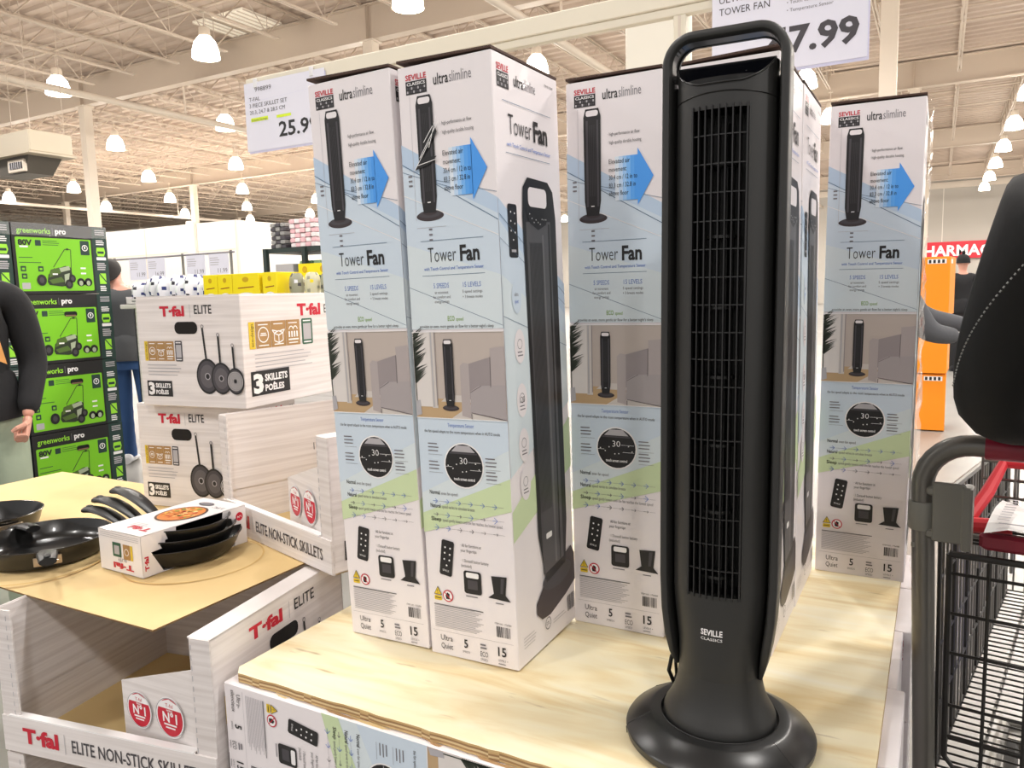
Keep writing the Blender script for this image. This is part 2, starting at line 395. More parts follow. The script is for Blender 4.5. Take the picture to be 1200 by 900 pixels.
    p.poly([(.116, a+.012), (.118, a+.05), (.135, a+.06), (CW, a+.062), (CW, a+.002), (.15, a+.008)], PHS4, 9)
    p.line((.118, a+.012), (CW, a+.001), .0014, PHS3, 10); p.line((.118, a+.048), (.14, a+.06), .001, PHS3, 10); p.line((.16, a+.11), (.159, a+.058), .001, PHS3, 10)
    p.line((.118, a+.01), (.118, a+.001), .0015, PHS3, 10)
    art_fan(p, .075, a+.013, .128, 8)
    p.line((0, b), (CW, b), .0012, M_WHT, 11); p.line((0, a), (CW, a), .0012, M_WHT, 11)
    p.text('Temperature Sensor', .065, .436, .007, BLT, 5, w=.055); p.text('the fan speed adapts to the room temperature when in AUTO mode', .014, .4245, .0055, M_DKG, 5, w=.158)
    p.ell(.095, .367, .0415, .0415, M_WHT, 4); p.ell(.095, .367, .039, .039, M_BLK, 5); p.poly([(.07, .392), (.082, .4035), (.108, .4035), (.12, .392)], M_LTG, 6); p.rect(.066, .388, .124, .391, M_DKG, 6)
    p.text('30', .087, .370, .012, M_WHT, 7, w=.016, b=-.01)
    for (x, y) in ((.062, .366), (.072, .361), (.08, .369), (.092, .356), (.1, .357), (.12, .372), (.127, .362)): p.ell(x, y, .0012, .0012, M_WHT, 7, 8)
    p.line((.105, .374), (.131, .374), .0006, M_WHT, 7); p.line((.108, .36), (.131, .36), .0006, M_WHT, 7); p.line((.057, .364), (.07, .364), .0006, M_WHT, 7)
    p.text('touch screen control', .073, .340, .0055, M_WHT, 7, w=.044, b=.02)
    for u, v in ((.02, .405), (.02, .372), (.14, .384), (.14, .360)): p.lines(u, v, .024, 3, .0065, M_MDG, .002, 5); p.line((u, v-.021), (u+.03, v-.021), .0005, M_MDG, 5)
    for k, (t, tt, ww) in enumerate((('Normal', 'even fan speed', .035), ('Natural', 'speed varies to simulate breeze', .07), ('Sleep', 'speed gently lowers until the fan reaches the lowest speed', .125))):
        v = (.310, .285, .260)[k]
        p.text(t, .018, v, .0075, M_BLK, 5, w=.022, b=.01); p.text(tt, .043, v, .006, M_MDG, 5, w=ww)
        for q in range(6):
            s_ = ((1, 1, 1, 1, 1, 1), (.7, 1.1, .6, 1.2, .6, 1.3), (1.3, 1.1, .9, .8, .6, .5))[k][q]; u = .024+q*.025; vv = v-.0125
            p.line((u, vv), (u+.010, vv), .0009, BLT if s_ >= 1 else M_MDG, 6); p.line((u+.010, vv), (u+.010-.005*s_, vv+.0045*s_), .001, BLT if s_ >= 1 else M_MDG, 6); p.line((u+.010, vv), (u+.010-.005*s_, vv-.0045*s_), .001, BLT if s_ >= 1 else M_MDG, 6)
            p.line((u+.012, vv), (u+.024, vv), .0004, M_MDG, 6)
    # tilted remote control
    c0, c1 = .047, .191
    def rt(x, y, t=-.14): return (c0+x*cos(t)-y*sin(t), c1+x*sin(t)+y*cos(t))
    p.poly([rt(x, y) for x, y in ((-.011, -.034), (.011, -.034), (.0135, -.031), (.0135, .031), (.011, .034), (-.011, .034), (-.0135, .031), (-.0135, -.031))], M_BLK, 5)
    for x, y in ((-.005, .02), (.006, .02), (-.005, .009), (.006, .008), (-.005, -.003), (.006, -.003), (.001, -.014)): q = rt(x, y); p.ell(q[0], q[1], .0018, .0018, M_WHT, 6, 8)
    q = rt(-.007, -.026); p.text('SEVILLE', q[0], q[1], .0035, M_WHT, 6, w=.014, rot=-.14)
    for k, (t, ww) in enumerate((('· All fan functions at', .044), ('  your fingertips', .034), ('', 0), ('· 1 Duracell button battery', .058), ('  (included)', .022))):
        if t: p.text(t, .078, .217-k*.0095, .0058, M_DKG, 5, w=ww)
    # two small pictures
    p.rrect(.082, .13, .119, .173, .005, M_BLK, 5); p.rrect(.087, .160, .114, .170, .003, M_WHT, 6); p.rect(.090, .139, .111, .156, M_DKG, 6)
    p.poly([(.140, .170), (.172, .172), (.168, .138), (.178, .127), (.132, .129), (.144, .138)], M_BLK, 5); p.poly([(.16, .168), (.167, .169), (.163, .14), (.158, .14)], M_DKG, 6)
    p.lines(.085, .126, .03, 1, .01, M_MDG, .0018, 5); p.lines(.147, .122, .02, 1, .01, M_MDG, .0018, 5)
    p.poly([(.014, .118), (.032, .118), (.023, .134)], M_BLK, 4); p.poly([(.0155, .119), (.0305, .119), (.023, .132)], YEL, 5); p.text('!', .0218, .1205, .0075, M_BLK, 6)
    p.rrect(.015, .1075, .031, .1165, .002, YEL, 5); p.line((.017, .112), (.029, .112), .0015, M_BLK, 6)
    p.ell(.045, .118, .0115, .0115, M_RED, 4); p.ell(.045, .118, .0093, .0093, M_WHT, 5); p.poly([(.041, .112), (.048, .112), (.049, .122), (.044, .125), (.04, .119)], M_BLK, 6); p.line((.038, .125), (.052, .111), .0016, M_RED, 7)
    p.lines(.013, .098, .108, 14, .0032, M_LTG, .0011, 5)
    p.rect(.013, .0985, .12, .1, M_DKG, 5)
    random.seed(5)
    u = .146
    while u < .174: ww = random.choice((.0007, .0012, .002)); p.rect(u, .058, u+ww, .078, M_DKG, 5); u += ww+random.choice((.0007, .001, .0016))
    p.text('ITEM NO. 1756080', .143, .0815, .0033, M_DKG, 5, w=.034)
    p.line((.008, .048), (.18, .048), .0006, M_LTG, 5)
    if fr:
        p.text('Ultra-', .016, .032, .010, M_DKG, 5, w=.026); p.text('silencieux', .010, .018, .010, M_DKG, 5, w=.042)
    else:
        p.text('Ultra', .024, .030, .011, M_DKG, 5, w=.026); p.text('Quiet', .024, .014, .011, M_DKG, 5, w=.026)
    p.text('5', .075, .024, .016, M_BLK, 5, w=.008, b=.015); p.text('SPEEDS', .071, .014, .004, M_MDG, 5, w=.016)
    p.lines(.110, .038, .014, 2, .006, M_MDG, .003, 5); p.text('ECO', .1095, .014, .010, M_DKG, 5, w=.016); p.text('SPEED', .1095, .006, .0045, M_MDG, 5, w=.015)
    p.text('15', .147, .022, .017, M_BLK, 5, w=.017, b=.015); p.text('LEVELS +', .147, .012, .004, M_MDG, 5, w=.02); p.lines(.147, .008, .018, 1, .005, M_MDG, .0015, 5)
def wide_face(p):
    p.clip = (0, 0, CD, CH)
    p.poly([(0, .826), (0, .61), (CD, .61), (CD, .68)], BL1, 1); p.poly([(0, .79), (0, .45), (CD, .45), (CD, .62)], BL2, 2); p.poly([(0, .70), (0, .35), (CD, .45), (CD, .58)], BL3, 3)
    p.poly([(0, .235), (0, .29), (CD, .42), (CD, .32)], GRN, 4)
    p.line((0, .80), (CD, .66), .0012, BLL, 5); p.line((0, .76), (CD, .64), .0008, BLL, 5); p.line((0, .63), (CD, .56), .0008, BLL, 5)
    logo_block(p, .014, 1.006, .054, 1.044)
    p.text('ultra', .072, 1.016, .019, M_BLK, 2, w=.034, b=.01); p.text('slimline', .107, 1.016, .019, M_MDG, 2, w=.045, b=-.005)
    p.text('ITEM NO. 1756080', .19, 1.038, .0045, M_DKG, 2, w=.035)
    p.line((.028, .986), (.21, .986), .0009, BLL, 5); p.line((.033, .902), (.20, .902), .0009, BLL, 5)
    p.text('Tower', .046, .934, .034, M_BLK, 5, w=.084, b=-.01); p.text('Fan', .138, .934, .034, M_BLK, 5, w=.055, b=.03)
    p.text('with Touch Control and Temperature Sensor', .038, .9135, .0065, BLT, 5, w=.165, b=.01)
    remote(p, .030, .728, .062, .818, 5)
    # big fan picture
    B = M_BLK; D2 = mat('fan_art_grey', '4f4e50', .35); D3 = mat('fan_art_light', '6a696b', .35)
    p.poly([(.075, .02+.055), (.075, .095), (.125, .135), (.23, .16), (.244, .14), (.244, .085), (.20, .070), (.13, .055), (.095, .058)], BRN, 5)
    p.ell(.165, .122, .062, .022, M_DKG, 6)
    p.poly([(.118, .122), (.202, .135), (.214, .22), (.214, .80), (.205, .85), (.185, .866), (.105, .868), (.087, .85), (.082, .80), (.092, .22)], B, 7)
    p.poly([(.108, .14), (.195, .15), (.190, .795), (.092, .79), (.104, .25)], D2, 8)
    p.rrect(.105, .818, .178, .852, .01, M_WHITE, 8)
    p.poly([(.094, .812), (.185, .812), (.172, .789), (.14, .778), (.108, .789)], M_BLK, 9)
    for k in range(9): p.ell(.108+.008*k, .805-.0035*(k % 3)-.01*sin(pi*k/8), .0012, .0012, M_WHT, 10, 8)
    for k in range(12): p.rect(.104+.0042*k, .26, .1055+.0042*k, .755, M_BLK, 9)
    p.poly([(.158, .15), (.166, .15), (.160, .77), (.154, .77)], D3, 9); p.poly([(.178, .15), (.182, .15), (.186, .79), (.180, .79)], B, 9)
    p.rrect(.122, .205, .146, .216, .003, M_WHT, 10)
    p.ell(.048, .66, .017, .028, BL2, 6); p.text('ultra', .04, .662, .007, M_MDG, 7, w=.014); p.text('quiet', .04, .65, .007, BLT, 7, w=.014)
    for v in (.575, .48, .40, .33): p.ell(.052, v, .019, .030, M_WHITE, 6); p.ring(.052, v+.004, .009, .001, M_MDG, 7, 14); p.lines(.043, v-.009, .02, 2, .006, M_MDG, .002, 7)
    p.text('120', .043, .476, .011, M_DKG, 8, w=.018)
    p.ring(.118, .042, .012, .0015, M_DKG, 6, 20); p.text('ETL', .111, .039, .0065, M_DKG, 6, w=.013)
    p.lines(.02, .052, .05, 4, .006, M_LTG, .0013, 6); p.lines(.14, .04, .06, 2, .006, M_LTG, .0013, 6)
    random.seed(8); u = .205
    while u < .236: ww = random.choice((.0008, .0014, .0022)); p.rect(u, .03, u+ww, .062, M_DKG, 6); u += ww+random.choice((.0008, .0012, .0018))
def carton_mesh(fr=False):
    g = G(); g.bbox(0, 0, 0, CW, CD, CH, .0015, M_WHITE)
    narrow_face(Print(g, (0, -.0002, 0), (1, 0, 0), (0, 0, 1)), fr); wide_face(Print(g, (CW+.0002, 0, 0), (0, 1, 0), (0, 0, 1)))
    return g.mesh('carton_body')
MC1 = carton_mesh(); MC2 = carton_mesh(True)
def flap_mesh(tl):
    g = G()
    a, b = tl
    # flap hinged at the back, front edge standing a little proud so the brown board shows
    g.loft([[(0, -.001, CH+.001+a), (CW, -.001, CH+.001+b), (CW, CD, CH+.001), (0, CD, CH+.001)],
            [(0, -.001, CH+.005+a), (CW, -.001, CH+.005+b), (CW, CD, CH+.005), (0, CD, CH+.005)]], M_DKBR, caps=True)
    g.poly([(0, -.0012, CH+.0035+a), (CW, -.0012, CH+.0035+b), (CW, CD, CH+.0056), (0, CD, CH+.0056)], M_WHITE)
    return g.mesh('top_flap')
FL = [flap_mesh((.007, .001)), flap_mesh((.001, .006)), flap_mesh((.004, .002))]
GC = 'tower fan cartons standing upright on the plywood'
def fan_carton(loc, label, fl=0, lean=(0, 0), rz=0, group=GC, me=None, flap=True):
    t = thing('fan_carton', label, 'carton', loc, rz, group)
    t.rotation_euler = (lean[0], lean[1], rz)
    o = bpy.data.objects.new('carton_body', me or MC1); COL.objects.link(o); o.parent = t
    if flap:
        f = bpy.data.objects.new('top_flap', FL[fl]); COL.objects.link(f); f.parent = t
    return t
PZ = .7005
fan_carton((-1.014, 1.140, PZ), 'white tower fan carton at the left end of the row, beside the skillet display', 0, (.022, -.018))
c2 = fan_carton((-.819, 1.138, PZ), 'white tower fan carton with torn film on its fan picture and its wide side showing', 0, (.013, -.014))
g = G(); p = Print(g, (0, -.0035, 0), (1, 0, 0), (0, 0, 1))
p.poly([(.028, .885), (.062, .928), (.078, .945), (.071, .958), (.055, .925), (.045, .905), (.075, .905), (.060, .893)], M_BLK, 1)
for a, b in (((.028, .885), (.062, .93)), ((.04, .905), (.082, .962)), ((.035, .893), (.075, .900)), ((.06, .92), (.078, .97)), ((.05, .93), (.07, .955))): p.line(a, b, .0011, M_WHT, 2)
g.build('torn_film', c2, label='torn crinkled black film')
fan_carton((-.6326, 1.382, PZ), 'white tower fan carton standing between the torn-film carton and the black tower fan', 2)
fan_carton((-.433, 1.392, PZ), 'white tower fan carton half hidden directly behind the black tower fan', 1)
fan_carton((-.431, 1.64, PZ), 'white fan carton second behind the black tower fan, only its wide side showing', 2)
fan_carton((-.2375, 1.887, PZ), 'white tower fan carton at the right end of the row, beside the shopping cart', 2, (0, .013))
fan_carton((-.2395, 2.135, PZ), 'white tower fan carton right behind the rightmost one, its edge just showing', 1, (0, .008))
# shrink film hanging down the right hand carton
g = G(); random.seed(2); mf = mat('shrink_film', 'ffffff', .12, alpha=.28, coat=1)
rings = []
for k in range(40):
    z = PZ+.01+k*1.04/39; rings.append([(-.037+.006*random.uniform(-1, 1)+(.008*k/39), 1.872+j*.13, z+.006*random.uniform(-1, 1)) for j in range(4)])
g.loft(rings, mf, closed=False); tag(g.build('shrink_film'), 'crinkled clear film hanging beside the rightmost fan carton', 'plastic film')

# lying cartons under the plywood, three layers on a pallet
GL = 'fan cartons lying in layers under the plywood'
def lying(y, z, label, me=None, x=-1.116):
    t = thing('fan_carton', label, 'carton', (0, 0, 0), 0, GL)
    o = bpy.data.objects.new('carton_body', me or MC2); COL.objects.link(o); o.parent = t
    # carton bottom to the left, its right side down
    t.matrix_world = Matrix(((0, 0, 1, x), (0, 1, 0, y), (-1, 0, 0, z+CW), (0, 0, 0, 1)))
rows = ['front row', 'second row', 'third row', 'fourth row', 'back row']
for L in range(2, -1, -1):
    for k in range(5):
        nm = ['bottom', 'middle', 'top'][L]
        lying(.905+k*.2485, .1120+L*.1912, 'white fan carton lying on its side in the %s layer, %s below the plywood' % (nm, rows[k]), x=(-1.118, -1.088, -1.100, -1.085, -1.092)[k])
def pallet(x0, y0, x1, y1, h, m, label, name='pallet', z=0):
    t = thing(name, label, 'pallet', ((x0+x1)/2, (y0+y1)/2, z)); cx, cy = (x0+x1)/2, (y0+y1)/2
    n = 7; wd = (y1-y0)/n
    g = G()
    for k in range(n): g.bbox(x0-cx, y0+k*wd+.01-cy, h-.02, x1-cx, y0+(k+1)*wd-.01-cy, h, .003, m)
    g.build('deck_board', t)
    for xx in (x0+.05, (x0+x1)/2, x1-.05):
        g = G(); g.bbox(xx-.05-cx, y0-cy, 0, xx+.05-cx, y1-cy, h-.02, .004, m); g.build('runner', t)
    return t
pallet(-1.11, .91, -.05, 2.13, .108, M_WOODP, 'wooden pallet carrying the layers of fan cartons')

# plywood sheet
def plywood():
    m = bpy.data.materials.new('plywood_face'); m.use_nodes = True; nt = m.node_tree; b = nt.nodes['Principled BSDF']
    tc = nt.nodes.new('ShaderNodeTexCoord'); mp = nt.nodes.new('ShaderNodeMapping'); mp.inputs['Scale'].default_value = (1.6, 9, 1); mp.inputs['Rotation'].default_value = (0, 0, R(4))
    n1 = nt.nodes.new('ShaderNodeTexNoise'); n1.inputs['Scale'].default_value = 1.3; n1.inputs['Detail'].default_value = 6; n1.inputs['Distortion'].default_value = 1.6
    cr = nt.nodes.new('ShaderNodeValToRGB'); e = cr.color_ramp.elements
    e[0].position = .30; e[0].color = lin('e2c994'); e[1].position = .52; e[1].color = lin('f2e6c2')
    e2 = cr.color_ramp.elements.new(.72); e2.color = lin('f4ecd2')
    n2 = nt.nodes.new('ShaderNodeTexNoise'); mp2 = nt.nodes.new('ShaderNodeMapping'); mp2.inputs['Scale'].default_value = (9, 45, 1); n2.inputs['Scale'].default_value = 1.0; n2.inputs['Detail'].default_value = 2
    c2 = nt.nodes.new('ShaderNodeValToRGB'); c2.color_ramp.elements[0].position = .22; c2.color_ramp.elements[0].color = lin('a08a68'); c2.color_ramp.elements[1].position = .30; c2.color_ramp.elements[1].color = (1, 1, 1, 1)
    mx = nt.nodes.new('ShaderNodeMix'); mx.data_type = 'RGBA'; mx.blend_type = 'MULTIPLY'; mx.inputs[0].default_value = .6
    L = nt.links.new
    L(tc.outputs['Object'], mp.inputs[0]); L(mp.outputs[0], n1.inputs['Vector']); L(n1.outputs[0], cr.inputs[0]); L(tc.outputs['Object'], mp2.inputs[0]); L(mp2.outputs[0], n2.inputs['Vector'])
    L(n2.outputs[0], c2.inputs[0]); L(cr.outputs[0], mx.inputs[6]); L(c2.outputs[0], mx.inputs[7]); L(mx.outputs[2], b.inputs['Base Color']); b.inputs['Roughness'].default_value = .55
    ply = [mat('ply_a', 'cdb07c', .8), mat('ply_b', 'a9855a', .8), mat('ply_c', 'd8c091', .8), mat('ply_d', '9c7a52', .8), mat('ply_e', 'c7a672', .8)]
    g = G(); random.seed(4); n = 60
    x0, x1, y0, y1 = -1.108, -.055, .915, 2.13
    pts = []
    for k in range(n+1):
        x = x0+(x1-x0)*k/n; pts.append((x, y0+(.018 if k == 0 else 0)+random.uniform(0, .003)))
    pts += [(x1, y1), (x0, y1), (x0, y0+.02)]
    zt, zb = .70, .6835
    g.poly([(x, y, zt) for x, y in pts], m); g.poly([(x, y, zb) for x, y in pts][::-1], ply[1])
    q = len(pts)
    for j in range(5):
        za, zc = zb+(zt-zb)*j/5, zb+(zt-zb)*(j+1)/5
        for i in range(q):
            a, b_ = pts[i], pts[(i+1) % q]
            g.poly([(a[0], a[1], za), (b_[0], b_[1], za), (b_[0], b_[1], zc), (a[0], a[1], zc)], ply[(j+(i % 7 == 3)) % 5])
    for k in range(14):   # torn slivers along the front edge
        x = x0+.02+random.random()*.9; L_ = .03+.06*random.random()
        g.poly([(x, y0-.002, zb+.003), (x+L_, y0-.003, zb+.002), (x+L_*.7, y0-.005, zb-.002), (x+.01, y0-.004, zb)], ply[k % 5])
    o = g.build('plywood_sheet'); tag(o, 'pale knotty plywood sheet with splintered edge carrying the tower fan and cartons', 'plywood')
plywood()
# ================================================================ THE TOWER FAN
def tower_fan():
    t = thing('tower_fan', 'tall black tower fan with top carry handle standing on the plywood', 'fan', (-.270, 1.104, .7003), R(1.5)); t.rotation_euler = (0, .009, R(1.5))
    # base
    g = G()
    g.lathe([(.128, 0), (.137, .003), (.1385, .013), (.136, .017), (.104, .036), (.100, .0375), (.086, .0375), (.085, .030), (.04, .030)], M_FANS, 64)
    base = g.build('base', t)
    g = G()
    for a in (R(205), R(330), R(150)):
        g.tube([(.1002*cos(a), .1002*sin(a), .0378), (.1355*cos(a), .1355*sin(a), .0176), (.1388*cos(a), .1388*sin(a), .012), (.138*cos(a), .138*sin(a), .002)], .0006, M_FAND, 4)
    g.tube([(.086*cos(a_), .086*sin(a_), .0378) for a_ in [R(k*8) for k in range(46)]], .0009, M_FAND, 4)
    g.build('seam', base)
    # swivel collar
    g = G(); g.lathe([(.0815, .031), (.0815, .044), (.079, .050), (.073, .060), (.0665, .074), (.0625, .090), (.0603, .104), (.0593, .112)], M_FANB, 56, caps=False)
    g.build('collar', t)
    # column: D-shaped loft with a recessed outlet slot in front
    n = 72; levels = []
    def ring(z, rx, ry, k, slot, tilt=0):
        out = []
        for i in range(n):
            a = 2*pi*i/n - pi/2; ca, sa = cos(a), sin(a)
            e = 2/k; x = rx*abs(ca)**e*(1 if ca > 0 else -1); y = ry*abs(sa)**e*(1 if sa > 0 else -1)
            zz = z
            if tilt and y < -.018: zz = z - tilt*min(1, (-.018-y)/(.034))
            if slot and y < 0 and abs(x) < .0385: y = -.006 if abs(x) < .036 else y
            out.append((x, y, zz))
        return out
    Z = [(.105, .0592, .0592, 2, 0), (.128, .0592, .0588, 2, 0), (.155, .0600, .057, 2.05, 0), (.20, .0645, .056, 2.2, 0), (.238, .0672, .055, 2.4, 0), (.2385, .0672, .055, 2.4, 1), (.30, .0672, .055, 2.4, 1), (.50, .0672, .055, 2.4, 1), (.80, .0672, .055, 2.4, 1), (.904, .0672, .055, 2.4, 1), (.9045, .0672, .055, 2.4, 0), (.945, .0672, .055, 2.4, 0)]
    rings = [ring(*q) for q in Z] + [ring(.967, .0672, .055, 2.4, 0, .031)]
    g = G()
    def mm(i, j):
        if 5 <= i <= 9:
            p0 = rings[i][j]; p1 = rings[i][(j+1) % n]
            if abs(p0[1]+.006) < .001 or abs(p1[1]+.006) < .001: return M_FAND
        return None
    g.loft(rings, M_FANB, caps=True, smooth=True, mats=mm)
    col = g.build('column', t)
    g = G()
    pts = [];
    for i in range(25):
        x = -.0655+.131*i/24; y = -.055*(1-abs(x/.0672)**2.4)**(1/2.4); pts.append((x, y-.0006, .918+.008*(1-(x/.066)**2)))
    g.tube(pts, .0008, M_FAND, 4); g.build('seam', col)
    # impeller in the outlet slot
    g = G(); g.lathe([(.012, .245), (.012, .89)], M_FAND, 10, c=(0, -.012, 0))
    for k in range(7): g.lathe([(.024, 0), (.024, .004)], M_FANB, 18, c=(0, -.0285, .262+k*.095))
    for k in range(12):
        a = 2*pi*k/12; g.box(.020*cos(a)-.0008, -.0285+.020*sin(a)-.0015, .25, .020*cos(a)+.0008, -.0285+.020*sin(a)+.0015, .83, M_FAND)
    g.build('impeller', t)
    # grille
    g = G()
    def fy(x): return -.055*(1-abs(x/.0672)**2.4)**(1/2.4)
    for k in range(9):
        x = -.036+.009*k; y = fy(x)-.003+(.0 if k in (0, 8) else 0); w_ = .0011 if k in (0, 8) else .0008
        g.loft([[(x-w_, y+.014, .230), (x+w_, y+.014, .230), (x+w_, y, .234), (x-w_, y, .234)], [(x-w_, y+.014, .912), (x+w_, y+.014, .912), (x+w_, y, .909), (x-w_, y, .909)]], M_FANS, caps=True)
    for k in range(17):
        z = .276+k*.0372
        g.loft([[(x, fy(x)+.004, z-.0008), (x, fy(x)+.004, z+.0008), (x, fy(x)-.0005, z+.0008), (x, fy(x)-.0005, z-.0008)] for x in [-.036+.009*q for q in range(9)]], M_FANS, caps=True)
    g.build('grille', t)
    # frame loop: swept section, open at the bottom
    hw = [(.108, .0635), (.13, .0700), (.16, .0760), (.20, .0810), (.25, .0833), (.60, .0840), (.95, .0838)]
    path = [(-x, z) for z, x in hw]; nrm = [(-1, 0)]*len(path)
    rc = .042; top = 1.014
    for k in range(13):
        a = pi - k*pi/24; path.append((-.0838+rc+rc*cos(a), top-rc+rc*sin(a))); nrm.append((cos(a), sin(a)))
    m2 = [(-x, z) for x, z in path[::-1]]; n2 = [(-a, b) for a, b in nrm[::-1]]
    path += m2; nrm += n2
    sec = [(0, -.0275), (.0006, -.0295), (.0022, -.031), (.0095, -.031), (.0105, -.0300), (.0112, -.0270), (.0122, -.0265), (.0122, .006), (.009, .009), (.003, .009), (0, .006)]   # inward offset, depth
    rings = []
    for i, ((x, z), (nx, nz)) in enumerate(zip(path, nrm)):
        edge = min(i, len(path)-1-i); k = [.45, .8, 1, 1][min(edge, 3)]
        rings.append([(x-nx*d*k, y*k-.002, z-nz*d*k) for d, y in sec])
    g = G(); g.loft(rings, M_FANB, caps=True, smooth=False)
    fr = g.build('frame', t)
    for q in fr.data.polygons: q.use_smooth = True
    g = G(); g.loft([[(x, y, z) for x, y in ((-w_, .002), (w_, .002), (w_, .010), (-w_, .010))] for z, w_ in ((.125, .060), (.16, .068), (.20, .0735), (.25, .0760), (.95, .0765))], M_FANB, caps=True); g.build('back_shell', t)
    # carry handle liner and gap
    g = G()
    pts = [(-.0695, -.018, .958), (-.0695, -.018, .962)]
    rings = []
    inner = [(-.0712, .955)]
    r2 = .028
    for k in range(9): a = pi-k*pi/16; inner.append((-.0712+r2+r2*cos(a), 1.0012-r2+r2*sin(a)))
    inner += [(-x, z) for x, z in inner[::-1]]
    g.loft([[(x, y, z) for x, z in inner] for y in (-.024, .006)], M_FANS, closed=False, smooth=True)
    g.loft([[(x*.965, y, .955+(z-.955)*.985) for x, z in inner] for y in (.001, .006)], M_FANB, closed=False, smooth=True)
    g.loft([[(x*s_, y, .955+(z-.955)*s2) for x, z in inner] for s_, s2, y in ((1, 1, .001), (.965, .985, .001))], M_FANS, closed=False)
    g.build('handle', t)
    # glossy touch panel, crescent shaped and sloping to the front
    g = G(); top_ = []; bot = []
    for i in range(25):
        x = -.0650+.130*i/24; y = fy(x)
        zz = .9672 - .031*min(1, max(0, (-.018-y)/.034)); top_.append((x, -.0175, .9682)); bot.append((x, min(y, -.0176)-.0006, zz+.0007))
    g.loft([top_, bot], M_GLOSS, closed=False); cp = g.build('control_panel', t)
    g = G(); g.tube([(x, y-.0008, z+.0004) for x, y, z in bot], .0011, M_FANS, 6); g.tube([(x, y, z+.0008) for x, y, z in top_], .0009, M_FANS, 6); g.build('panel_rim', cp)
    # lettering wrapped round the column
    g = G()
    def warp(u, v, d):
        a = u/.0625; return V(((.0640+d)*sin(a), -(.0562+d)*cos(a)*1.0-.0004, v))
    p = Print(g, (0, 0, 0), (1, 0, 0), (0, 0, 1), warp=warp, step=.0003)
    p.text('SEVILLE', -.0005, .180, .0085, M_WHT, 1, w=.030, al='c', b=.025); p.text('CLASSICS', -.0005, .1725, .004, M_WHT, 1, w=.030, al='c')
    g.build('brand_mark', t, label='small white lettering')
    g = G(); g.tube([(-.062, .02, .125), (-.078, .018, .10), (-.083, .02, .075), (-.080, .04, .045), (-.085, .07, .040)], .0032, M_FAND, 8); g.tube([(-.060, .03, .125), (-.076, .03, .095), (-.078, .05, .05)], .0028, M_FAND, 8)
    g.build('power_cord', t)
tower_fan()

# ================================================================ SKILLET DISPLAY
TW, TD, TH, LP = .535, .44, .303, .078      # tray width, depth, height, lip height
ECOB = mat('eco_brown', 'a9824f', .45); ECOG = mat('eco_green', '2f5d46', .45)
def eco(p, u, v, w, h, l=2, green=True):
    k = w/5.2
    p.rect(u, v, u+k*.45, v+h, YEL, l); p.text('eco-design', u+k*.33, v+h*.08, k*.22, M_BLK, l+1, w=h*.84, rot=pi/2)
    for i in range(3):
        a = u+k*(.5+i*1.2); p.rect(a, v, a+k*1.17, v+h, ECOB, l)
        p.rect(a+k*.2, v+h*.86, a+k*.95, v+h*.9, M_WHT, l+1); p.rect(a+k*.2, v+h*.08, a+k*.95, v+h*.12, M_WHT, l+1)
    a = u+k*1.08; p.ring(a, v+h*.5, k*.42, k*.06, M_WHT, l+1, 20); p.rect(a-k*.25, v+h*.46, a+k*.25, v+h*.5, M_WHT, l+1); p.rect(a-k*.2, v+h*.53, a+k*.2, v+h*.57, M_WHT, l+1)
    a = u+k*2.28; b = v+h*.45
    for q in (((-.35, .1), (0, -.02)), ((0, -.02), (.35, .1)), ((-.35, .1), (-.35, -.3)), ((.35, .1), (.35, -.3)), ((-.35, -.3), (0, -.42)), ((0, -.42), (.35, -.3)), ((0, -.02), (0, -.42)), ((-.35, .1), (-.5, .28)), ((.35, .1), (.5, .28)), ((-.5, .28), (-.1, .2)), ((.5, .28), (.1, .2)), ((-.35, .1), (0, .22)), ((.35, .1), (0, .22))):
        p.line((a+q[0][0]*k, b+q[0][1]*k), (a+q[1][0]*k, b+q[1][1]*k), k*.06, M_WHT, l+1)
    a = u+k*3.48
    p.ring(a-k*.15, v+h*.62, k*.2, k*.06, M_WHT, l+1, 12, 0, pi); p.ring(a+k*.2, v+h*.62, k*.2, k*.06, M_WHT, l+1, 12, 0, pi); p.rect(a-k*.4, v+h*.2, a+k*.45, v+h*.26, M_WHT, l+1)
    for i in range(4): p.rect(a-k*(.38-.22*i), v+h*.32, a-k*(.38-.22*i)+k*.12, v+h*.55, M_WHT, l+1)
    if green: p.rrect(u+k*4.25, v-h*.02, u+w, v+h*1.02, k*.1, ECOG if green == 1 else M_DKG, l); p.rect(u+k*4.38, v+h*.9, u+w-k*.15, v+h*.95, M_WHT, l+1); p.rect(u+k*4.38, v+h*.05, u+w-k*.15, v+h*.1, M_WHT, l+1); p.rect(u+k*4.38, v+h*.17, u+w-k*.13, v+h*.82, M_LTG, l+1)
def tfal(p, u, v, h, w, m=M_RED, l=2, rot=0): p.text('T·fal', u, v, h, m, l, w=w, b=.045, rot=rot)
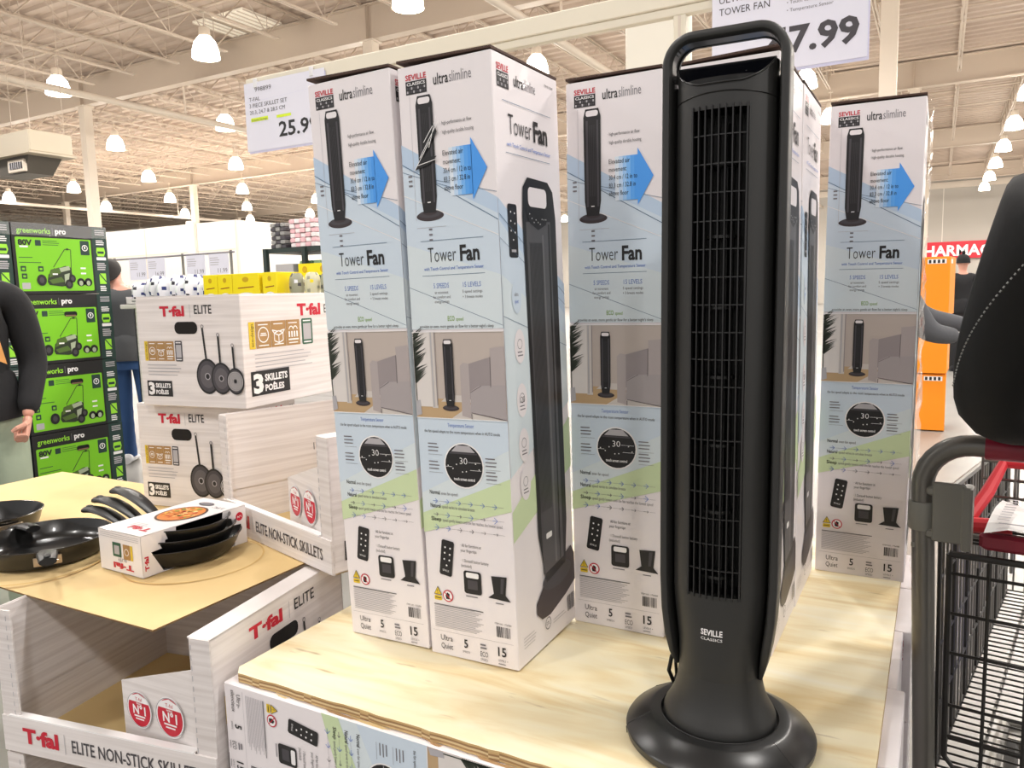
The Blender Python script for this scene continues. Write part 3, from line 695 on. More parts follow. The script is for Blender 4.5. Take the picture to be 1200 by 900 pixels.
def skillets3(p, u, v, s, l=3):
    sg = mat('skillet_art_grey', '5d595d', .4)
    for cx, r, top, ky in ((0, .23, .95, 0), (.26, .205, .83, .0), (.52, .17, .68, 0)):
        a = u+cx*s; cv = v+(r+.02)*s
        p.line((a-.01*s, cv+r*s*.9), (a-.05*s if cx == 0 else a-.02*s, v+top*s), .034*s, M_BLK, l); p.ring((a-.05*s if cx == 0 else a-.02*s), v+top*s+.02*s, .028*s, .009*s, M_MDG, l, 12)
        p.ell(a, cv, r*s*.92, r*s*1.12, M_BLK, l+1); p.ell(a, cv, r*s*.80, r*s*.98, M_DKG, l+2); p.ell(a, cv, r*s*.6, r*s*.74, sg, l+3)
        if cx > .5:
            for q in range(5): p.ring(a, cv, r*s*(.8-.13*q), r*s*.035, M_WHT, l+4, 24)
        else: p.ring(a, cv, r*s*.22, r*s*.05, M_LTG, l+4, 18)
        p.ell(a, cv, r*s*.12, r*s*.16, M_BLK, l+5)
        l += 6
def badge3(p, u, v, w, h, l=2):
    p.rect(u, v, u+w, v+h, M_BLK, l); p.text('3', u+w*.05, v+h*.14, h*.72, M_WHT, l+1, w=w*.25, b=.05)
    p.text('SKILLETS', u+w*.34, v+h*.56, h*.27, M_WHT, l+1, w=w*.60, b=.04); p.text('POÊLES', u+w*.34, v+h*.15, h*.25, M_WHT, l+1, w=w*.5, b=.04)
def handle_face(p, W, H, yoff=0, hole=True):
    tfal(p, W*.24, H*.83, H*.085, W*.24); p.rect(W*.532, H*.81, W*.536, H*.93, M_LTG, 2); p.text('ELITE', W*.575, H*.845, H*.078, M_BLK, 2, w=W*.165, b=.01)
    if hole: p.rrect(W*.375, H*.665, W*.595, H*.775, H*.05, mat('handle_hole_dark', '120e0c', .9), 2)
    eco(p, W*.06, H*.42, W*.375, H*.18, 2, 2)
    p.lines(W*.08, H*.385, W*.35, 4, H*.03, M_LTG, H*.008)
    badge3(p, W*.06, H*.09, W*.25, H*.145)
    skillets3(p, W*.665, H*.13, H*.62)
def long_face(p, W, H):
    tfal(p, W*.53, H*.80, H*.105, W*.25); p.text('ELITE', W*.82, H*.81, H*.085, M_BLK, 2, w=W*.14)
    eco(p, W*.06, H*.52, W*.62, H*.24, 2, 1); p.lines(W*.10, H*.47, W*.58, 5, H*.035, M_LTG, H*.008); badge3(p, W*.055, H*.10, W*.36, H*.22)
def no1(p, u, v, r, l=2, k=1):
    p.ell(u, v, r*1.12, r*1.22, M_WHT, l, 32); p.ring(u, v, r*1.14, r*.03, M_MDG, l+1, 32); p.ell(u, v, r, r*1.1, M_RED, l+1, 32)
    p.poly([(u-r*.9, v+r*.5), (u+r*.9, v+r*.5), (u+r*.75, v+r*.82), (u, v+r*1.08), (u-r*.75, v+r*.82)], M_WHT, l+2)
    p.text('T-fal', u, v+r*.6, r*.22, M_RED, l+3, w=r*.6, al='c'); p.text('WORLD', u, v+r*.34, r*.12, M_WHT, l+2, w=r*.5, al='c', b=.03)
    p.text('N°1', u, v-r*.28, r*.56, M_WHT, l+2, w=r*1.15, al='c', b=.03)
    p.rect(u-r*.5, v-r*.48, u+r*.5, v-r*.38, M_WHT, l+2); p.rect(u-r*.38, v-r*.66, u+r*.38, v-r*.57, M_WHT, l+2)
def tray(label, loc, rz, lip_text=True, group=None, back_label=False):
    """open-front display tray: side walls, back wall, folded front returns and a low printed lip"""
    t = thing('skillet_display_tray', label, 'display tray', loc, rz, group); th = .004; s = M_WOODG; si = M_WOODGV
    g = G(); g.box(0, 0, 0, TW, TD, th, M_SHEET); g.build('tray_floor', t)
    g = G(); g.box(0, TD-th, 0, TW, TD, TH, si, dict(k=s)); g.build('back_wall', t)
    g = G(); g.box(0, 0, 0, th, TD, TH, si, dict(l=s)); g.box(th, .0, LP+.02, th+.003, TD*.62, TH-.002, si); g.box(th+.0031, TD*.60, LP+.09, th+.0035, TD*.605, TH*.62, M_DKG)
    g.build('side_wall', t)
    g = G(); g.box(TW-th, 0, 0, TW, TD, TH, si, dict(r=s))
    g.box(TW-.052, .001, TH-.004, TW, TD*.94, TH-.0005, M_WOODG); g.box(TW-th-.003, 0, LP+.02, TW-th, TD*.62, TH-.005, si)
    handle_face(Print(g, (TW+.0003, 0, 0), (0, 1, 0), (0, 0, 1)), TD, TH)
    g.build('side_wall', t, label='printed side wall with carry hole')
    for a, b in ((0, .045), (TW-.045, TW)):
        g = G(); g.box(a, -.003, .0, b, .001, TH-.001, si)
        e = b-.012 if a == 0 else a+.002
        for k in range(14): g.box(e, -.0035, .02+k*.02, e+.0015, -.003, .03+k*.02, M_LTG)
        g.build('front_return', t)
    g = G()      # sloping wing with the red badges, just inside the right front corner
    a = V((TW-.006, .006, 0)); b = V((TW-.150, .085, 0))
    A = [(TW-.046, .008, LP*.4), (TW-.255, .036, LP*.4), (TW-.255, .036, LP+.094), (TW-.046, .008, LP+.158)]
    d = V((0, .003, 0)); B = [tuple(V(q)+d) for q in A]
    g.loft([A, B], s, caps=True)
    U = (V(A[0])-V(A[1])).normalized(); p = Print(g, V(A[1])+V((-.001, -.003, 0)), U, (0, 0, 1))
    no1(p, .052, .092, .031); no1(p, .138, .096, .034, 2)
    g.build('badge_wing', t, label='wing with two round red badges')
    g = G(); g.box(0, -.007, .002, TW, -.003, LP, s); g.box(.02, -.0072, LP, TW-.05, .010, LP+.003, M_WHT)
    p = Print(g, (0, -.0075, 0), (1, 0, 0), (0, 0, 1)); tfal(p, .055, .028, .030, .095); p.rect(.166, .02, .1675, .062, M_LTG, 2)
    p.text('ELITE NON-STICK SKILLETS', .185, .028, .026, M_DKG, 2, w=.315, b=.012); g.build('front_lip', t)
    return t
Z0 = .463
# tray A : front-left, just left of the plywood (its front right top corner near (-1.118,.894))
ra = R(9.8)
ax, ay = -1.128, .890
tray('white skillet display tray under the kraft sheet, two red badges, left of the plywood', (ax-TW*cos(ra), ay-TW*sin(ra), Z0), ra)
# cartons below it
tray('white skillet display tray at the bottom left, directly beneath the badge-wing tray', (ax-TW*cos(ra)+.003, ay-TW*sin(ra)-.003, Z0-.305), ra)
def carton(name, label, loc, rz, W, D, H, face=handle_face, right=long_face, cat='carton', group=None, m=M_WOODG):
    t = thing(name, label, cat, loc, rz, group)
    g = G(); g.bbox(0, 0, 0, W, D, H, .002, m)
    if face: face(Print(g, (0, -.0003, 0), (1, 0, 0), (0, 0, 1)), W, H)
    if right: right(Print(g, (W+.0003, 0, 0), (0, 1, 0), (0, 0, 1)), D, H)
    g.build('carton_body', t)
    g = G(); g.box(.002, .001, H, W-.002, D/2-.001, H+.003, M_WOODG); g.box(.002, D/2+.001, H, W-.002, D-.001, H+.003, M_WOODG); g.build('top_flap', t)
    return t
# kraft sheet
def sheet():
    g = G(); n = 24
    x0, x1, y0, y1 = -2.75, -1.246, .862, 1.60
    def z(x, y):
        d = max(0, 1-(y-y0)/.25); q = (x-x0)/(x1-x0); return .7695 - .006*d*sin(pi*min(1, max(0, (q-.35)/.65)))
    def yy(x, y): return y if y > y0+.001 else y0+.02*(1-(x-x0)/(x1-x0))
    xs = [x0+(x1-x0)*i/n for i in range(n+1)]; ys = [y0, y0+.06, y0+.12, y0+.18, y0+.25, .9+.3, y1]
    top = [[(x, yy(x, y), z(x, y)+.0035) for x in xs] for y in ys]; bot = [[(x, yy(x, y), z(x, y)) for x in xs] for y in ys]
    g.loft(top, M_SHEET, closed=False); g.loft([r[::-1] for r in bot], M_SHEET, closed=False)
    e = mat('sheet_edge', '7d6140', .9)
    g.loft([bot[0], top[0]], e, closed=False); g.loft([top[-1], bot[-1]], e, closed=False)
    g.loft([[r[-1] for r in bot], [r[-1] for r in top]], e, closed=False); g.loft([[r[0] for r in top], [r[0] for r in bot]], e, closed=False)
    # faint darker rings, skillet sized
    md = mat('sheet_rings', 'cba665', .75); p = Print(g, (0, 0, .7734), (1, 0, 0), (0, 1, 0))
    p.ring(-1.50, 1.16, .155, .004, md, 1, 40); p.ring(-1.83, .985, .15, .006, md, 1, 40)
    o = g.build('kraft_sheet'); tag(o, 'tan cardboard sheet laid over the trays as a shelf for the skillets', 'cardboard sheet')
sheet()
SZ = .7735
# closed cartons and tray on the sheet
UC = (-1.617, 1.447); CWi, CDe = .375, .44
yw = R(6)
def corner(cx, cy, rz, W): return (cx-W*cos(rz), cy-W*sin(rz))
qx, qy = corner(UC[0], UC[1], yw, CWi)
carton('skillet_carton', 'closed white skillet carton on top of the stack, black carry hole and three skillets printed', (qx, qy, SZ+.306), yw, CWi, CDe, .305)
carton('skillet_carton', 'lower white skillet carton under the top one, half hidden by the open tray', (-2.055, 1.43, SZ), R(8), .335, .30, .3025)
rc_ = R(-16.8)
tray('white open skillet tray standing on the kraft sheet beside the skillet gift pack', (-1.637, 1.3735, SZ), rc_)
# ================================================================ SKILLETS AND GIFT PACK
def skillet(label, loc, rz, r, depth=.045, hl=.19, handle_rise=.055, group=None, z=0, bent=True):
    """shallow pan with rolled rim, rivets, bracket and curved handle pointing along local +x"""
    t = thing('skillet', label, 'skillet', loc, rz, group)
    g = G(); w = .0022
    prof = [(.001, 0), (r*.78, 0), (r*.86, .004), (r*.93, depth*.45), (r, depth), (r+.0022, depth+.001), (r-w+.0005, depth+.0015), (r*.93-w, depth*.47), (r*.85-w, .008), (r*.76, .004), (.001, .0035)]
    g.lathe(prof, M_PAN, 56, caps=False); g.build('pan_body', t)
    g = G(); g.lathe([(r+.0012, depth-.0008), (r+.0030, depth+.0006), (r+.0012, depth+.002), (r-.001, depth+.001)], M_STEEL if False else mat('rim_edge', '3c3a38', .25, metal=.6), 56, caps=False); g.build('rim', t)
    g = G(); b0 = r+.001
    g.bbox(b0-.002, -.028, depth*.35, b0+.003, .028, depth*.78, .001, M_STEEL)
    for yy in (-.018, .018): g.lathe([(.0045, 0), (.003, .002), (.001, .0026)], M_STEEL, 10, c=(b0+.003, yy, depth*.56))
    br = g.build('bracket', t, label='steel riveted bracket')
    # handle: lofted, rises then bows
    g = G(); rings = []; N = 12
    for i in range(N+1):
        q = i/N; x = b0+q*hl; zc = depth*.55+handle_rise*sin(q*pi*.62); ww = .0105+.0075*sin(q*pi*.9)+.004*q; hh = .0065+.002*q
        rings.append([(x, ww*cos(a), zc+hh*sin(a)) for a in [2*pi*k/12 for k in range(12)]])
    g.loft(rings, M_PANH, caps=True, smooth=True)
    x = b0+.93*hl; zc = depth*.55+handle_rise*sin(.93*pi*.62)
    g.lathe([(.0075, .0088), (.0055, .0100), (.0035, .0092)], M_FAND, 14, c=(x, 0, zc), sx=1.5, caps=True)
    g.build('handle', t); return t
skillet('open black skillet at the front edge of the kraft sheet with riveted bracket facing out', (-1.865, 1.030, SZ), R(-29), .142, .047, .17, .05)
skillet('black skillet with short handle lying behind the front skillet at the left edge', (-2.195, 1.075, SZ), R(-6), .122, .052, .125, .02)
def gift_pack():
    x0, x1, y0, y1, H = -1.650, -1.494, 1.028, 1.310, .094
    cx, cy = (x0+x1)/2, (y0+y1)/2; rz = R(-2)
    t = thing('gift_pack', 'white skillet set sleeve with food picture, nested black skillets poking out of it', 'boxed skillet set', (cx, cy, SZ), rz)
    a, b = (x1-x0)/2, (y1-y0)/2; th = .0012; m = mat('pack_white', 'eeeaea', .35, coat=.2)
    g = G(); g.box(-a, -b, 0, a, b, th, m); g.box(-a, -b, H-th, a, b, H, m); g.box(-a, -b, 0, a, -b+th, H, m); g.box(-a, b-th, 0, a, b, H, m)
    # right side with stepped opening
    pl = [(-b, 0), (-.045-.045, 0), (-.118, .052), (-.085, .054), (-.082, .070), (-.055, .074), (-.053, H), (-b, H)]
    pr = [(b, 0), (b, H), (.075, H), (.072, .078), (.098, .070), (.102, .052), (.127, .050), (.10, 0)]
    for pp in (pl, pr):
        g.loft([[(a-th, y, z) for y, z in pp], [(a, y, z) for y, z in pp]], m, caps=True)
    p = Print(g, (-a, -b-.0003, 0), (1, 0, 0), (0, 0, 1))
    W = 2*a
    p.text('T·fal', W*.80, .022, .012, M_RED, 2, w=W*.48, b=.045, rot=pi); p.text('ELITE', W*.64, .034, .007, M_MDG, 2, w=W*.2, rot=pi)
    p.rect(W*.58, .034, W*.74, .068, ECOB, 2); p.ring(W*.66, .051, .008, .0015, M_WHT, 3, 16); p.rect(W*.75, .034, W*.80, .068, YEL, 2); p.rrect(W*.33, .036, W*.53, .069, .002, ECOG, 2); p.rect(W*.37, .042, W*.49, .062, M_LTG, 3)
    for k in range(3): p.rect(W*.05, .078+.0045*k, W*.95, .079+.0045*k, M_LTG, 2)
    p = Print(g, (-a, -b, H+.0003), (1, 0, 0), (0, 1, 0)); L = 2*b
    p.text('T·fal', W*.86, L*.165, .018, M_RED, 2, w=W*.46, b=.045, rot=pi)
    p.lines(W*.25, L*.23, W*.4, 3, .008, M_LTG, .002)
    p.ell(W*.52, L*.56, W*.36, L*.22, mat('food_pan_rim', '4d3428', .4), 2, 36)
    fc = [mat('food_%d' % i, c, .5) for i, c in enumerate(('d7803a', 'e7b24e', 'c4502c', 'efcf8a', '8c9a3c'))]
    p.ell(W*.52, L*.56, W*.325, L*.20, fc[0], 3, 36); random.seed(11)
    for k in range(70):
        A_ = random.random()*2*pi; q = random.random()**.5*.88; p.ell(W*.52+W*.31*q*cos(A_), L*.56+L*.19*q*sin(A_), W*random.uniform(.02, .05), L*random.uniform(.01, .025), fc[random.randrange(5)], 4+(k % 3), 7)
    p.ell(W*.4, L*.86, W*.16, L*.045, M_DKG, 2); p.ell(W*.40, L*.862, W*.13, L*.035, M_MDG, 3); p.text('3 PC', W*.9, L*.84, .011, M_DKG, 2, w=W*.25, rot=pi)
    p = Print(g, (a+.0003, -b, 0), (0, 1, 0), (0, 0, 1))
    p.text('T·fal', .015, .014, .009, M_RED, 2, w=.032, b=.045, rot=pi/2)
    p.ell(.262, .070, .0105, .0105, M_RED, 2); p.text('N°1', .262, .067, .005, M_WHT, 3, w=.012, al='c', b=.02)
    g.build('sleeve', t)
    GP = 'skillets nested in the gift sleeve'
    for r, z, dx, lb in ((.1425, .0025, -.070, 'bottom'), (.1235, .024, -.058, 'middle'), (.1015, .046, -.042, 'top')):
        c = Matrix.Rotation(rz, 3, 'Z') @ V((a+dx-.010, (.142-.1425)*1+.006, 0))
        skillet('black skillet in the white gift sleeve, %s of the three nested ones' % lb, (cx+c.x, cy+c.y, SZ+z), R(dict(bottom=182, middle=178, top=173)[lb]), r, .042, .19+(.0 if lb == 'bottom' else .02), .05, GP)
gift_pack()

# ================================================================ MOWER CARTONS
GRE = mat('mower_green', '7cc81e', .4); GRD = mat('mower_dark_green', '1f3a35', .4); GRL = mat('mower_lime', '9be03a', .4)
def mower_mesh():
    W, D, H = .606, .84, .432; g = G(); g.bbox(-D, 0, 0, 0, W, H, .004, M_BLK)
    p = Print(g, (.0006, 0, 0), (0, 1, 0), (0, 0, 1), step=.0006); S = .505
    p.rect(0, 0, S+.1, H, M_BLK, 1); p.rect(S, 0, W, H, GRD, 2); p.rrect(.018, .018, S-.012, H*.80, .008, GRE, 2)
    p.text('greenworks', .03, H*.86, .034, GRL, 4, w=.205, b=.015); p.rect(.247, H*.85, .250, H*.95, M_MDG, 3); p.text('pro', .265, H*.865, .034, M_WHT, 3, w=.07, b=.04)
    p.text('80V', .032, H*.69, .032, M_BLK, 3, w=.085, b=.05); p.rrect(.135, H*.685, .17, H*.765, .003, GRD, 3); p.rect(.04, H*.655, .09, H*.68, M_WHT, 3)
    p.lines(.18, H*.76, .11, 3, .012, GRD, .003, 3)
    p.rrect(S-.085, H*.57, S-.025, H*.78, .004, GRD, 3); p.ring(S-.055, H*.675, .02, .005, M_WHT, 4, 16); p.rect(S-.059, H*.66, S-.051, H*.70, M_WHT, 4)
    p.lines(.03, H*.52, .10, 1, .01, GRD, .004, 3); p.lines(.03, H*.45, .16, 1, .01, GRD, .004, 3)
    for u, v in ((.035, .32), (.14, .32), (.038, .215)): p.rrect(u, H*v, u+.032, H*(v+.075), .003, GRD, 3); p.rect(u+.008, H*(v+.02), u+.024, H*(v+.05), GRE, 4)
    p.rrect(.035, H*.07, .085, H*.16, .005, M_LTG, 3)
    # mower
    gk = mat('mower_art_dark', '26301f', .4); gk2 = mat('mower_art_mid', '4f6a2a', .4); gk3 = mat('mower_art_light', 'a9b49a', .4)
    for a, b in (((.235, .165), (.315, .278)), ((.315, .278), (.355, .278)), ((.355, .275), (.345, .10)), ((.24, .16), (.232, .14))): p.line(a, b, .0045, gk, 3)
    p.ell(.333, .28, .01, .006, gk, 4)
    p.poly([(.19, .075), (.20, .12), (.24, .15), (.31, .175), (.345, .165), (.355, .10), (.34, .055), (.28, .045), (.20, .055)], gk, 4)
    p.poly([(.20, .10), (.215, .15), (.27, .165), (.28, .13)], gk2, 5); p.poly([(.20, .085), (.28, .105), (.30, .075), (.22, .062)], gk2, 5)
    p.rect(.225, .118, .258, .127, M_WHT, 6); p.poly([(.27, .16), (.335, .175), (.34, .15), (.28, .135)], gk3, 5); p.poly([(.30, .12), (.335, .13), (.32, .06), (.30, .06)], gk3, 5)
    for u, v, r_ in ((.155, .085, .033), (.35, .095, .024), (.325, .06, .028)): p.ell(u, v, r_*.9, r_*1.05, M_BLK, 7); p.ell(u, v, r_*.45, r_*.55, M_DKG, 8)
    for u in (.405, .455): p.ell(u, .072, .026, .026, M_BLK, 4); p.ell(u, .066, .013, .016, gk3, 5)
    p.rect(.385, .055, .475, .075, gk, 4)
    for v in (.33, .26): p.rrect(S-.095, H*v*1.1, S-.06, H*v*1.1+.01, .002, M_WHT, 3)
    # side stripe
    c = S+.052
    for k in range(3): p.rect(c-.03, H*(.88+.03*k), c+.035, H*(.895+.03*k), M_LTG, 3)
    p.lines(c-.028, H*.80, .06, 3, .012, M_WHT, .006, 3)
    p.poly([(c-.03, H*.62), (c-.022, H*.56), (c+.022, H*.56), (c+.032, H*.62), (c+.026, H*.69), (c-.026, H*.69)], GRL, 3); p.rect(c-.022, H*.60, c+.022, H*.635, GRD, 4); p.rrect(c-.032, H*.50, c+.034, H*.545, .004, M_WHT, 3)
    p.lines(c-.032, H*.46, .065, 4, .013, M_LTG, .008, 3)
    p.poly([(c-.022, H*.14), (c-.022, H*.30), (c+.024, H*.30), (c+.024, H*.14)], GRL, 3); p.line((c-.022, H*.30), (c+.024, H*.17), .007, GRD, 4); p.lines(c-.022, H*.11, .045, 3, .013, M_WHT, .007, 3)
    return g.mesh('carton_body')
MM = mower_mesh()
hole = mat('hand_hole', '0d0f0c', .8); GM = 'mower cartons stacked on the blue pallet'
fm = mat('stretch_film', 'ffffff', .1, alpha=.16, coat=1, bump=((14, 14, 30), .8, .01))
names = ['bottom', 'second from the floor', 'third from the floor', 'topmost']
for c, (y0, cn) in enumerate(((2.674, 'in the stack nearer the cold room'), (2.060, 'in the stack by the black hoodie'))):
    for k in range(4):
        t = thing('mower_carton', 'green mower carton, %s %s' % (names[k], cn), 'carton', (-4.886, y0, .132+k*.436), R(random.uniform(-.5, .5)), GM)
        o = bpy.data.objects.new('carton_body', MM); COL.objects.link(o); o.parent = t
        if k < 3 and c == 0:
            g = G(); p = Print(g, (.004, 0, 0), (0, 1, 0), (0, 0, 1)); p.rrect(.275, .29, .36, .322, .014, hole, 1); p.poly([(.28, .292), (.355, .292), (.35, .300), (.285, .300)], M_KRAFT, 2); g.build('hand_hole', t)
        if k == 3:
            g = G(); random.seed(c); rings = []
            for j in range(9): rings.append([(-.80+.1*q, .606*j/8, .435+.004*random.random()) for q in range(8)]+[(.006, .606*j/8, .428+.005*random.random()), (.007, .606*j/8, .35+.01*random.random())])
            g.loft(rings, fm, closed=False); g.build('stretch_film', t)
pallet(-5.74, 2.05, -4.87, 3.29, .13, M_BLUE, 'blue pallet under the green mower cartons')

# ================================================================ SIGN RAIL AND PRICE SIGNS
def rail():
    t = thing('sign_rail', 'cream steel sign rail on two posts above the fan cartons', 'sign rail', (-.5, 2.2, 0)); m = mat('rail_cream', 'e3dcc9', .5)
    g = G(); g.bbox(-1.835, -.012, 2.146, 1.7, .03, 2.200, .003, m); g.bbox(-1.835, -.006, 2.122, 1.7, .02, 2.146, .002, m); g.build('cross_rail', t)
    for x in (-1.28, -.155, 1.6):
        g = G(); g.bbox(x-.018, -.008, 0, x+.018, .03, 2.122, .002, m); g.box(x-.004, -.0095, .02, x+.004, -.008, 2.12, M_CREAM); g.bbox(x-.10, -.05, 0, x+.10, .10, .012, .003, m); g.build('post', t)
rail()
g = G(); g.bbox(-.21, -.19, 0, .21, .19, 8.4, .01, mat('pillar_white', 'e6e0d2', .6)); g.box(.21, -.10, 0, .235, .02, 8.4, M_CREAM)
o = g.build('trim_pillar', kind='structure'); o.location = (-1.985, 6.1, 0)
SIGN = mat('sign_paper', 'e4e4f0', .3, coat=.3); SG2 = mat('sign_paper_back', 'd2d2ea', .3)
def sign(label, x0, z0, W, H, fn, y=2.181):
    t = thing('price_sign', label, 'price sign', (x0, y, z0))
    g = G(); g.box(0, 0, 0, W, .0012, H, SIGN); g.box(.008, .0015, -.008, W+.004, .0027, H-.01, SG2); fn(Print(g, (0, -.0002, 0), (1, 0, 0), (0, 0, 1)), W, H); g.build('sign_card', t)
    for u in (.06, W-.06): g = G(); g.box(u-.008, -.003, H-.02, u+.008, .004, H+.012, mat('clip_clear', 'e8e8ea', .2)); g.build('clip', t)
def s1(p, W, H):
    p.text('998899', W*.14, H*.86, .016, M_DKG, 2, w=W*.21); p.text('T-FAL', W*.06, H*.73, .014, M_DKG, 2, w=W*.14); p.text('3 PIECE SKILLET SET', W*.06, H*.635, .015, M_DKG, 2, w=W*.48); p.text('20.3, 24.7 & 28.5 CM', W*.06, H*.54, .014, M_DKG, 2, w=W*.45)
    hl = mat('highlighter', 'd6ee2c', .5); p.rect(W*.07, H*.43, W*.29, H*.485, hl, 2); p.text('Instant Savings', W*.08, H*.44, .008, M_DKG, 3, w=W*.2); p.rect(W*.40, H*.43, W*.58, H*.47, hl, 2)
    p.text('25.99', W*.42, H*.16, .052, M_BLK, 2, w=W*.48, b=.02); p.line((0, H*.72), (W, H*.76), .0005, SG2, 2)
def s2(p, W, H):
    p.text('SEVILLE', W*.05, H*.865, .018, M_DKG, 2, w=W*.25); p.text('ULTRASLIMLINE', W*.05, H*.755, .018, M_DKG, 2, w=W*.46); p.text('TOWER FAN', W*.05, H*.635, .018, M_DKG, 2, w=W*.34)
    for k, (t, w_) in enumerate((('• Ultra quiet', .17), ('• Touch control', .2), ('• Temperature Sensor', .29))): p.text(t, W*.50, H*(.70-.075*k), .0085, M_MDG, 2, w=W*w_)
    p.text('47.99', W*.38, H*.16, .062, M_DKG, 2, w=W*.57, b=.03)
sign('white price card reading 25.99 for a skillet set, left end of the rail', -2.336, 1.931, .40, .250, s1)
sign('white price card for the tower fan hanging from the rail above it', -.562, 1.931, .385, .255, s2)

# ================================================================ GOODS BEHIND
def stand(x0, x1, y0, y1, h, label, m):
    t = thing('display_stand', label, 'display stand', ((x0+x1)/2, (y0+y1)/2, 0)); a, b = (x1-x0)/2, (y1-y0)/2
    g = G(); g.bbox(-a, -b, h-.03, a, b, h, .004, m); g.build('top_board', t)
    g = G(); g.box(-a+.12, -b+.02, 0, a-.02, -b+.03, h-.03, m); g.box(-a+.12, b-.03, 0, a-.02, b-.02, h-.03, m); g.build('skirt_panel', t)
    g = G(); g.box(-a+.12, -b+.02, 0, -a+.13, b-.02, h-.03, m); g.build('end_panel', t)
    g = G(); g.box(a-.03, -b+.03, 0, a-.02, b-.03, h-.03, m); g.build('end_panel', t)
stand(-4.845, -2.60, 3.31, 3.95, 1.360, 'pale waist-high display stand behind the skillet cartons carrying bags and yellow boxes', M_WOODG)
def pillow(g, cx, cy, cz, w, d, h, m, seed=0, m2=None):
    random.seed(seed); rings = []
    for j in range(9):
        q = j/8; s_ = sin(pi*(q*.94+.03))**.22; rings.append([(cx+w/2*cos(a)*s_*(1+.06*random.random()) if abs(cos(a)) < 2 else 0, cy+d/2*sin(a)*s_*(1+.08*random.random()), cz+h*q+.006*random.random()) for a in [2*pi*k/14 for k in range(14)]])
    g.loft(rings, m, caps=True, smooth=True, mats=(lambda i, k: m2[(i*3+k*5) % len(m2)] if m2 and (i*7+k*3) % 4 == 0 else None) if m2 else None)
BW = mat('bag_white', 'e8e9ee', .25, coat=.4); BN = mat('bag_navy', '262f6b', .3); BK = mat('bag_black', '20202a', .35); BB = mat('bag_skyblue', '5ab4dc', .3); BG = mat('bag_olive', '9a9a84', .35); BY = mat('bag_cream', 'd3cfae', .35)
for k in range(3):
    x0 = -4.80+k*.262; t = thing('shipping_tray', 'white cardboard tray of bags, %s from the mower cartons' % ('first', 'second', 'third')[k], 'tray', (x0, 3.33, 1.3605), 0, 'trays of white bags')
    g = G(); W, D = .252, .40; g.box(0, 0, 0, W, D, .004, M_WHITE); g.box(0, 0, 0, W, .004, .035, M_WHITE); g.box(0, D-.004, 0, W, D, .05, M_WHITE); g.box(0, 0, 0, .004, D, .05, M_WHITE); g.box(W-.004, 0, 0, W, D, .05, M_WHITE)
    Print(g, (0, -.0003, 0), (1, 0, 0), (0, 0, 1)).lines(.06, .024, .13, 1, .01, M_MDG, .008, 1); g.build('tray_body', t)
    for j in range(3):
        o = G(); pillow(o, 0, 0, 0, .066, .16, .135+.02*((j+k) % 3), BW, k*5+j, [BN, BK, BW, BK] if (j+k) % 2 else [BW, BK, BN])
        ob = o.build('bag', label='white and navy plastic bag in the %s tray, %s along' % (('first', 'second', 'third')[k], ('left', 'middle', 'right')[j]), cat='bag', group='white bags in trays'); ob.location = (x0+.046+j*.079, 3.43+.03*(j % 2), 1.3655); ob.rotation_euler = (R(-4), R(3*(j-1)), R(6*(j-1)))
YB = mat('box_yellow', 'f2dc16', .4); GNB = mat('box_green', '3f8a3a', .4)
def ybox(x, w, label, kind):
    t = thing('snack_box', label, 'box', (x, 3.32, 1.3605), 0, 'yellow boxes on the display stand'); g = G(); H = .168; g.bbox(0, 0, 0, w, .22, H, .002, YB)
    p = Print(g, (0, -.0003, 0), (1, 0, 0), (0, 0, 1)); p.ell(w*.5, H*.78, w*.12, H*.09, mat('box_gold', 'c9a414', .4), 1); p.line((w*.2, H*.48), (w*.8, H*.52), .006, mat('box_rust', '9a4a1c', .4), 1); p.ell(w*.5, H*.2, w*.33, H*.12, M_WHT, 1); p.ell(w*.5, H*.18, w*.27, H*.09, GNB, 2)
    g.build('box_body', t)
ybox(-4.018, .125, 'yellow snack box with green badge, first of the row right of the white bags', 0); ybox(-3.889, .125, 'yellow snack box with green badge, second of the row', 1); ybox(-3.760, .225, 'wide yellow snack box with large green badge', 2); ybox(-3.508, .118, 'yellow snack box standing alone beside the banner tray', 3)
t = thing('display_tray', 'open tray with yellow header banner holding patterned snack pouches', 'tray', (-3.37, 3.33, 1.3605)); g = G(); g.box(0, 0, 0, .74, .30, .004, M_WHITE); g.box(0, 0, 0, .74, .004, .02, M_WHITE); g.build('tray_body', t)
g = G(); g.box(-.0, .15, .145, .74, .155, .215, YB); g.box(0, .156, .0, .004, .30, .2, YB); g.box(.736, .156, 0, .74, .30, .2, YB); p = Print(g, (0, .1497, .145), (1, 0, 0), (0, 0, 1))
for u in (.03, .17, .33, .50, .64): p.ell(u+.02, .035, .02, .02, mat('box_gold', 'c9a414', .4), 1)
g.build('header_banner', t)
for j in range(6):
    g = G(); pillow(g, 0, 0, 0, .105, .07, .150, (BG, BY)[j % 2], 40+j, [M_DKG, BW, BG] if j % 2 == 0 else [BY, YB, BG]); ob = g.build('snack_pouch', label='%s patterned snack pouch, %s from the left in the banner tray' % (('grey', 'cream')[j % 2], ('first', 'second', 'third', 'fourth', 'fifth', 'sixth')[j]), cat='pouch', group='snack pouches in the banner tray'); ob.location = (-3.31+.122*j, 3.40, 1.365)
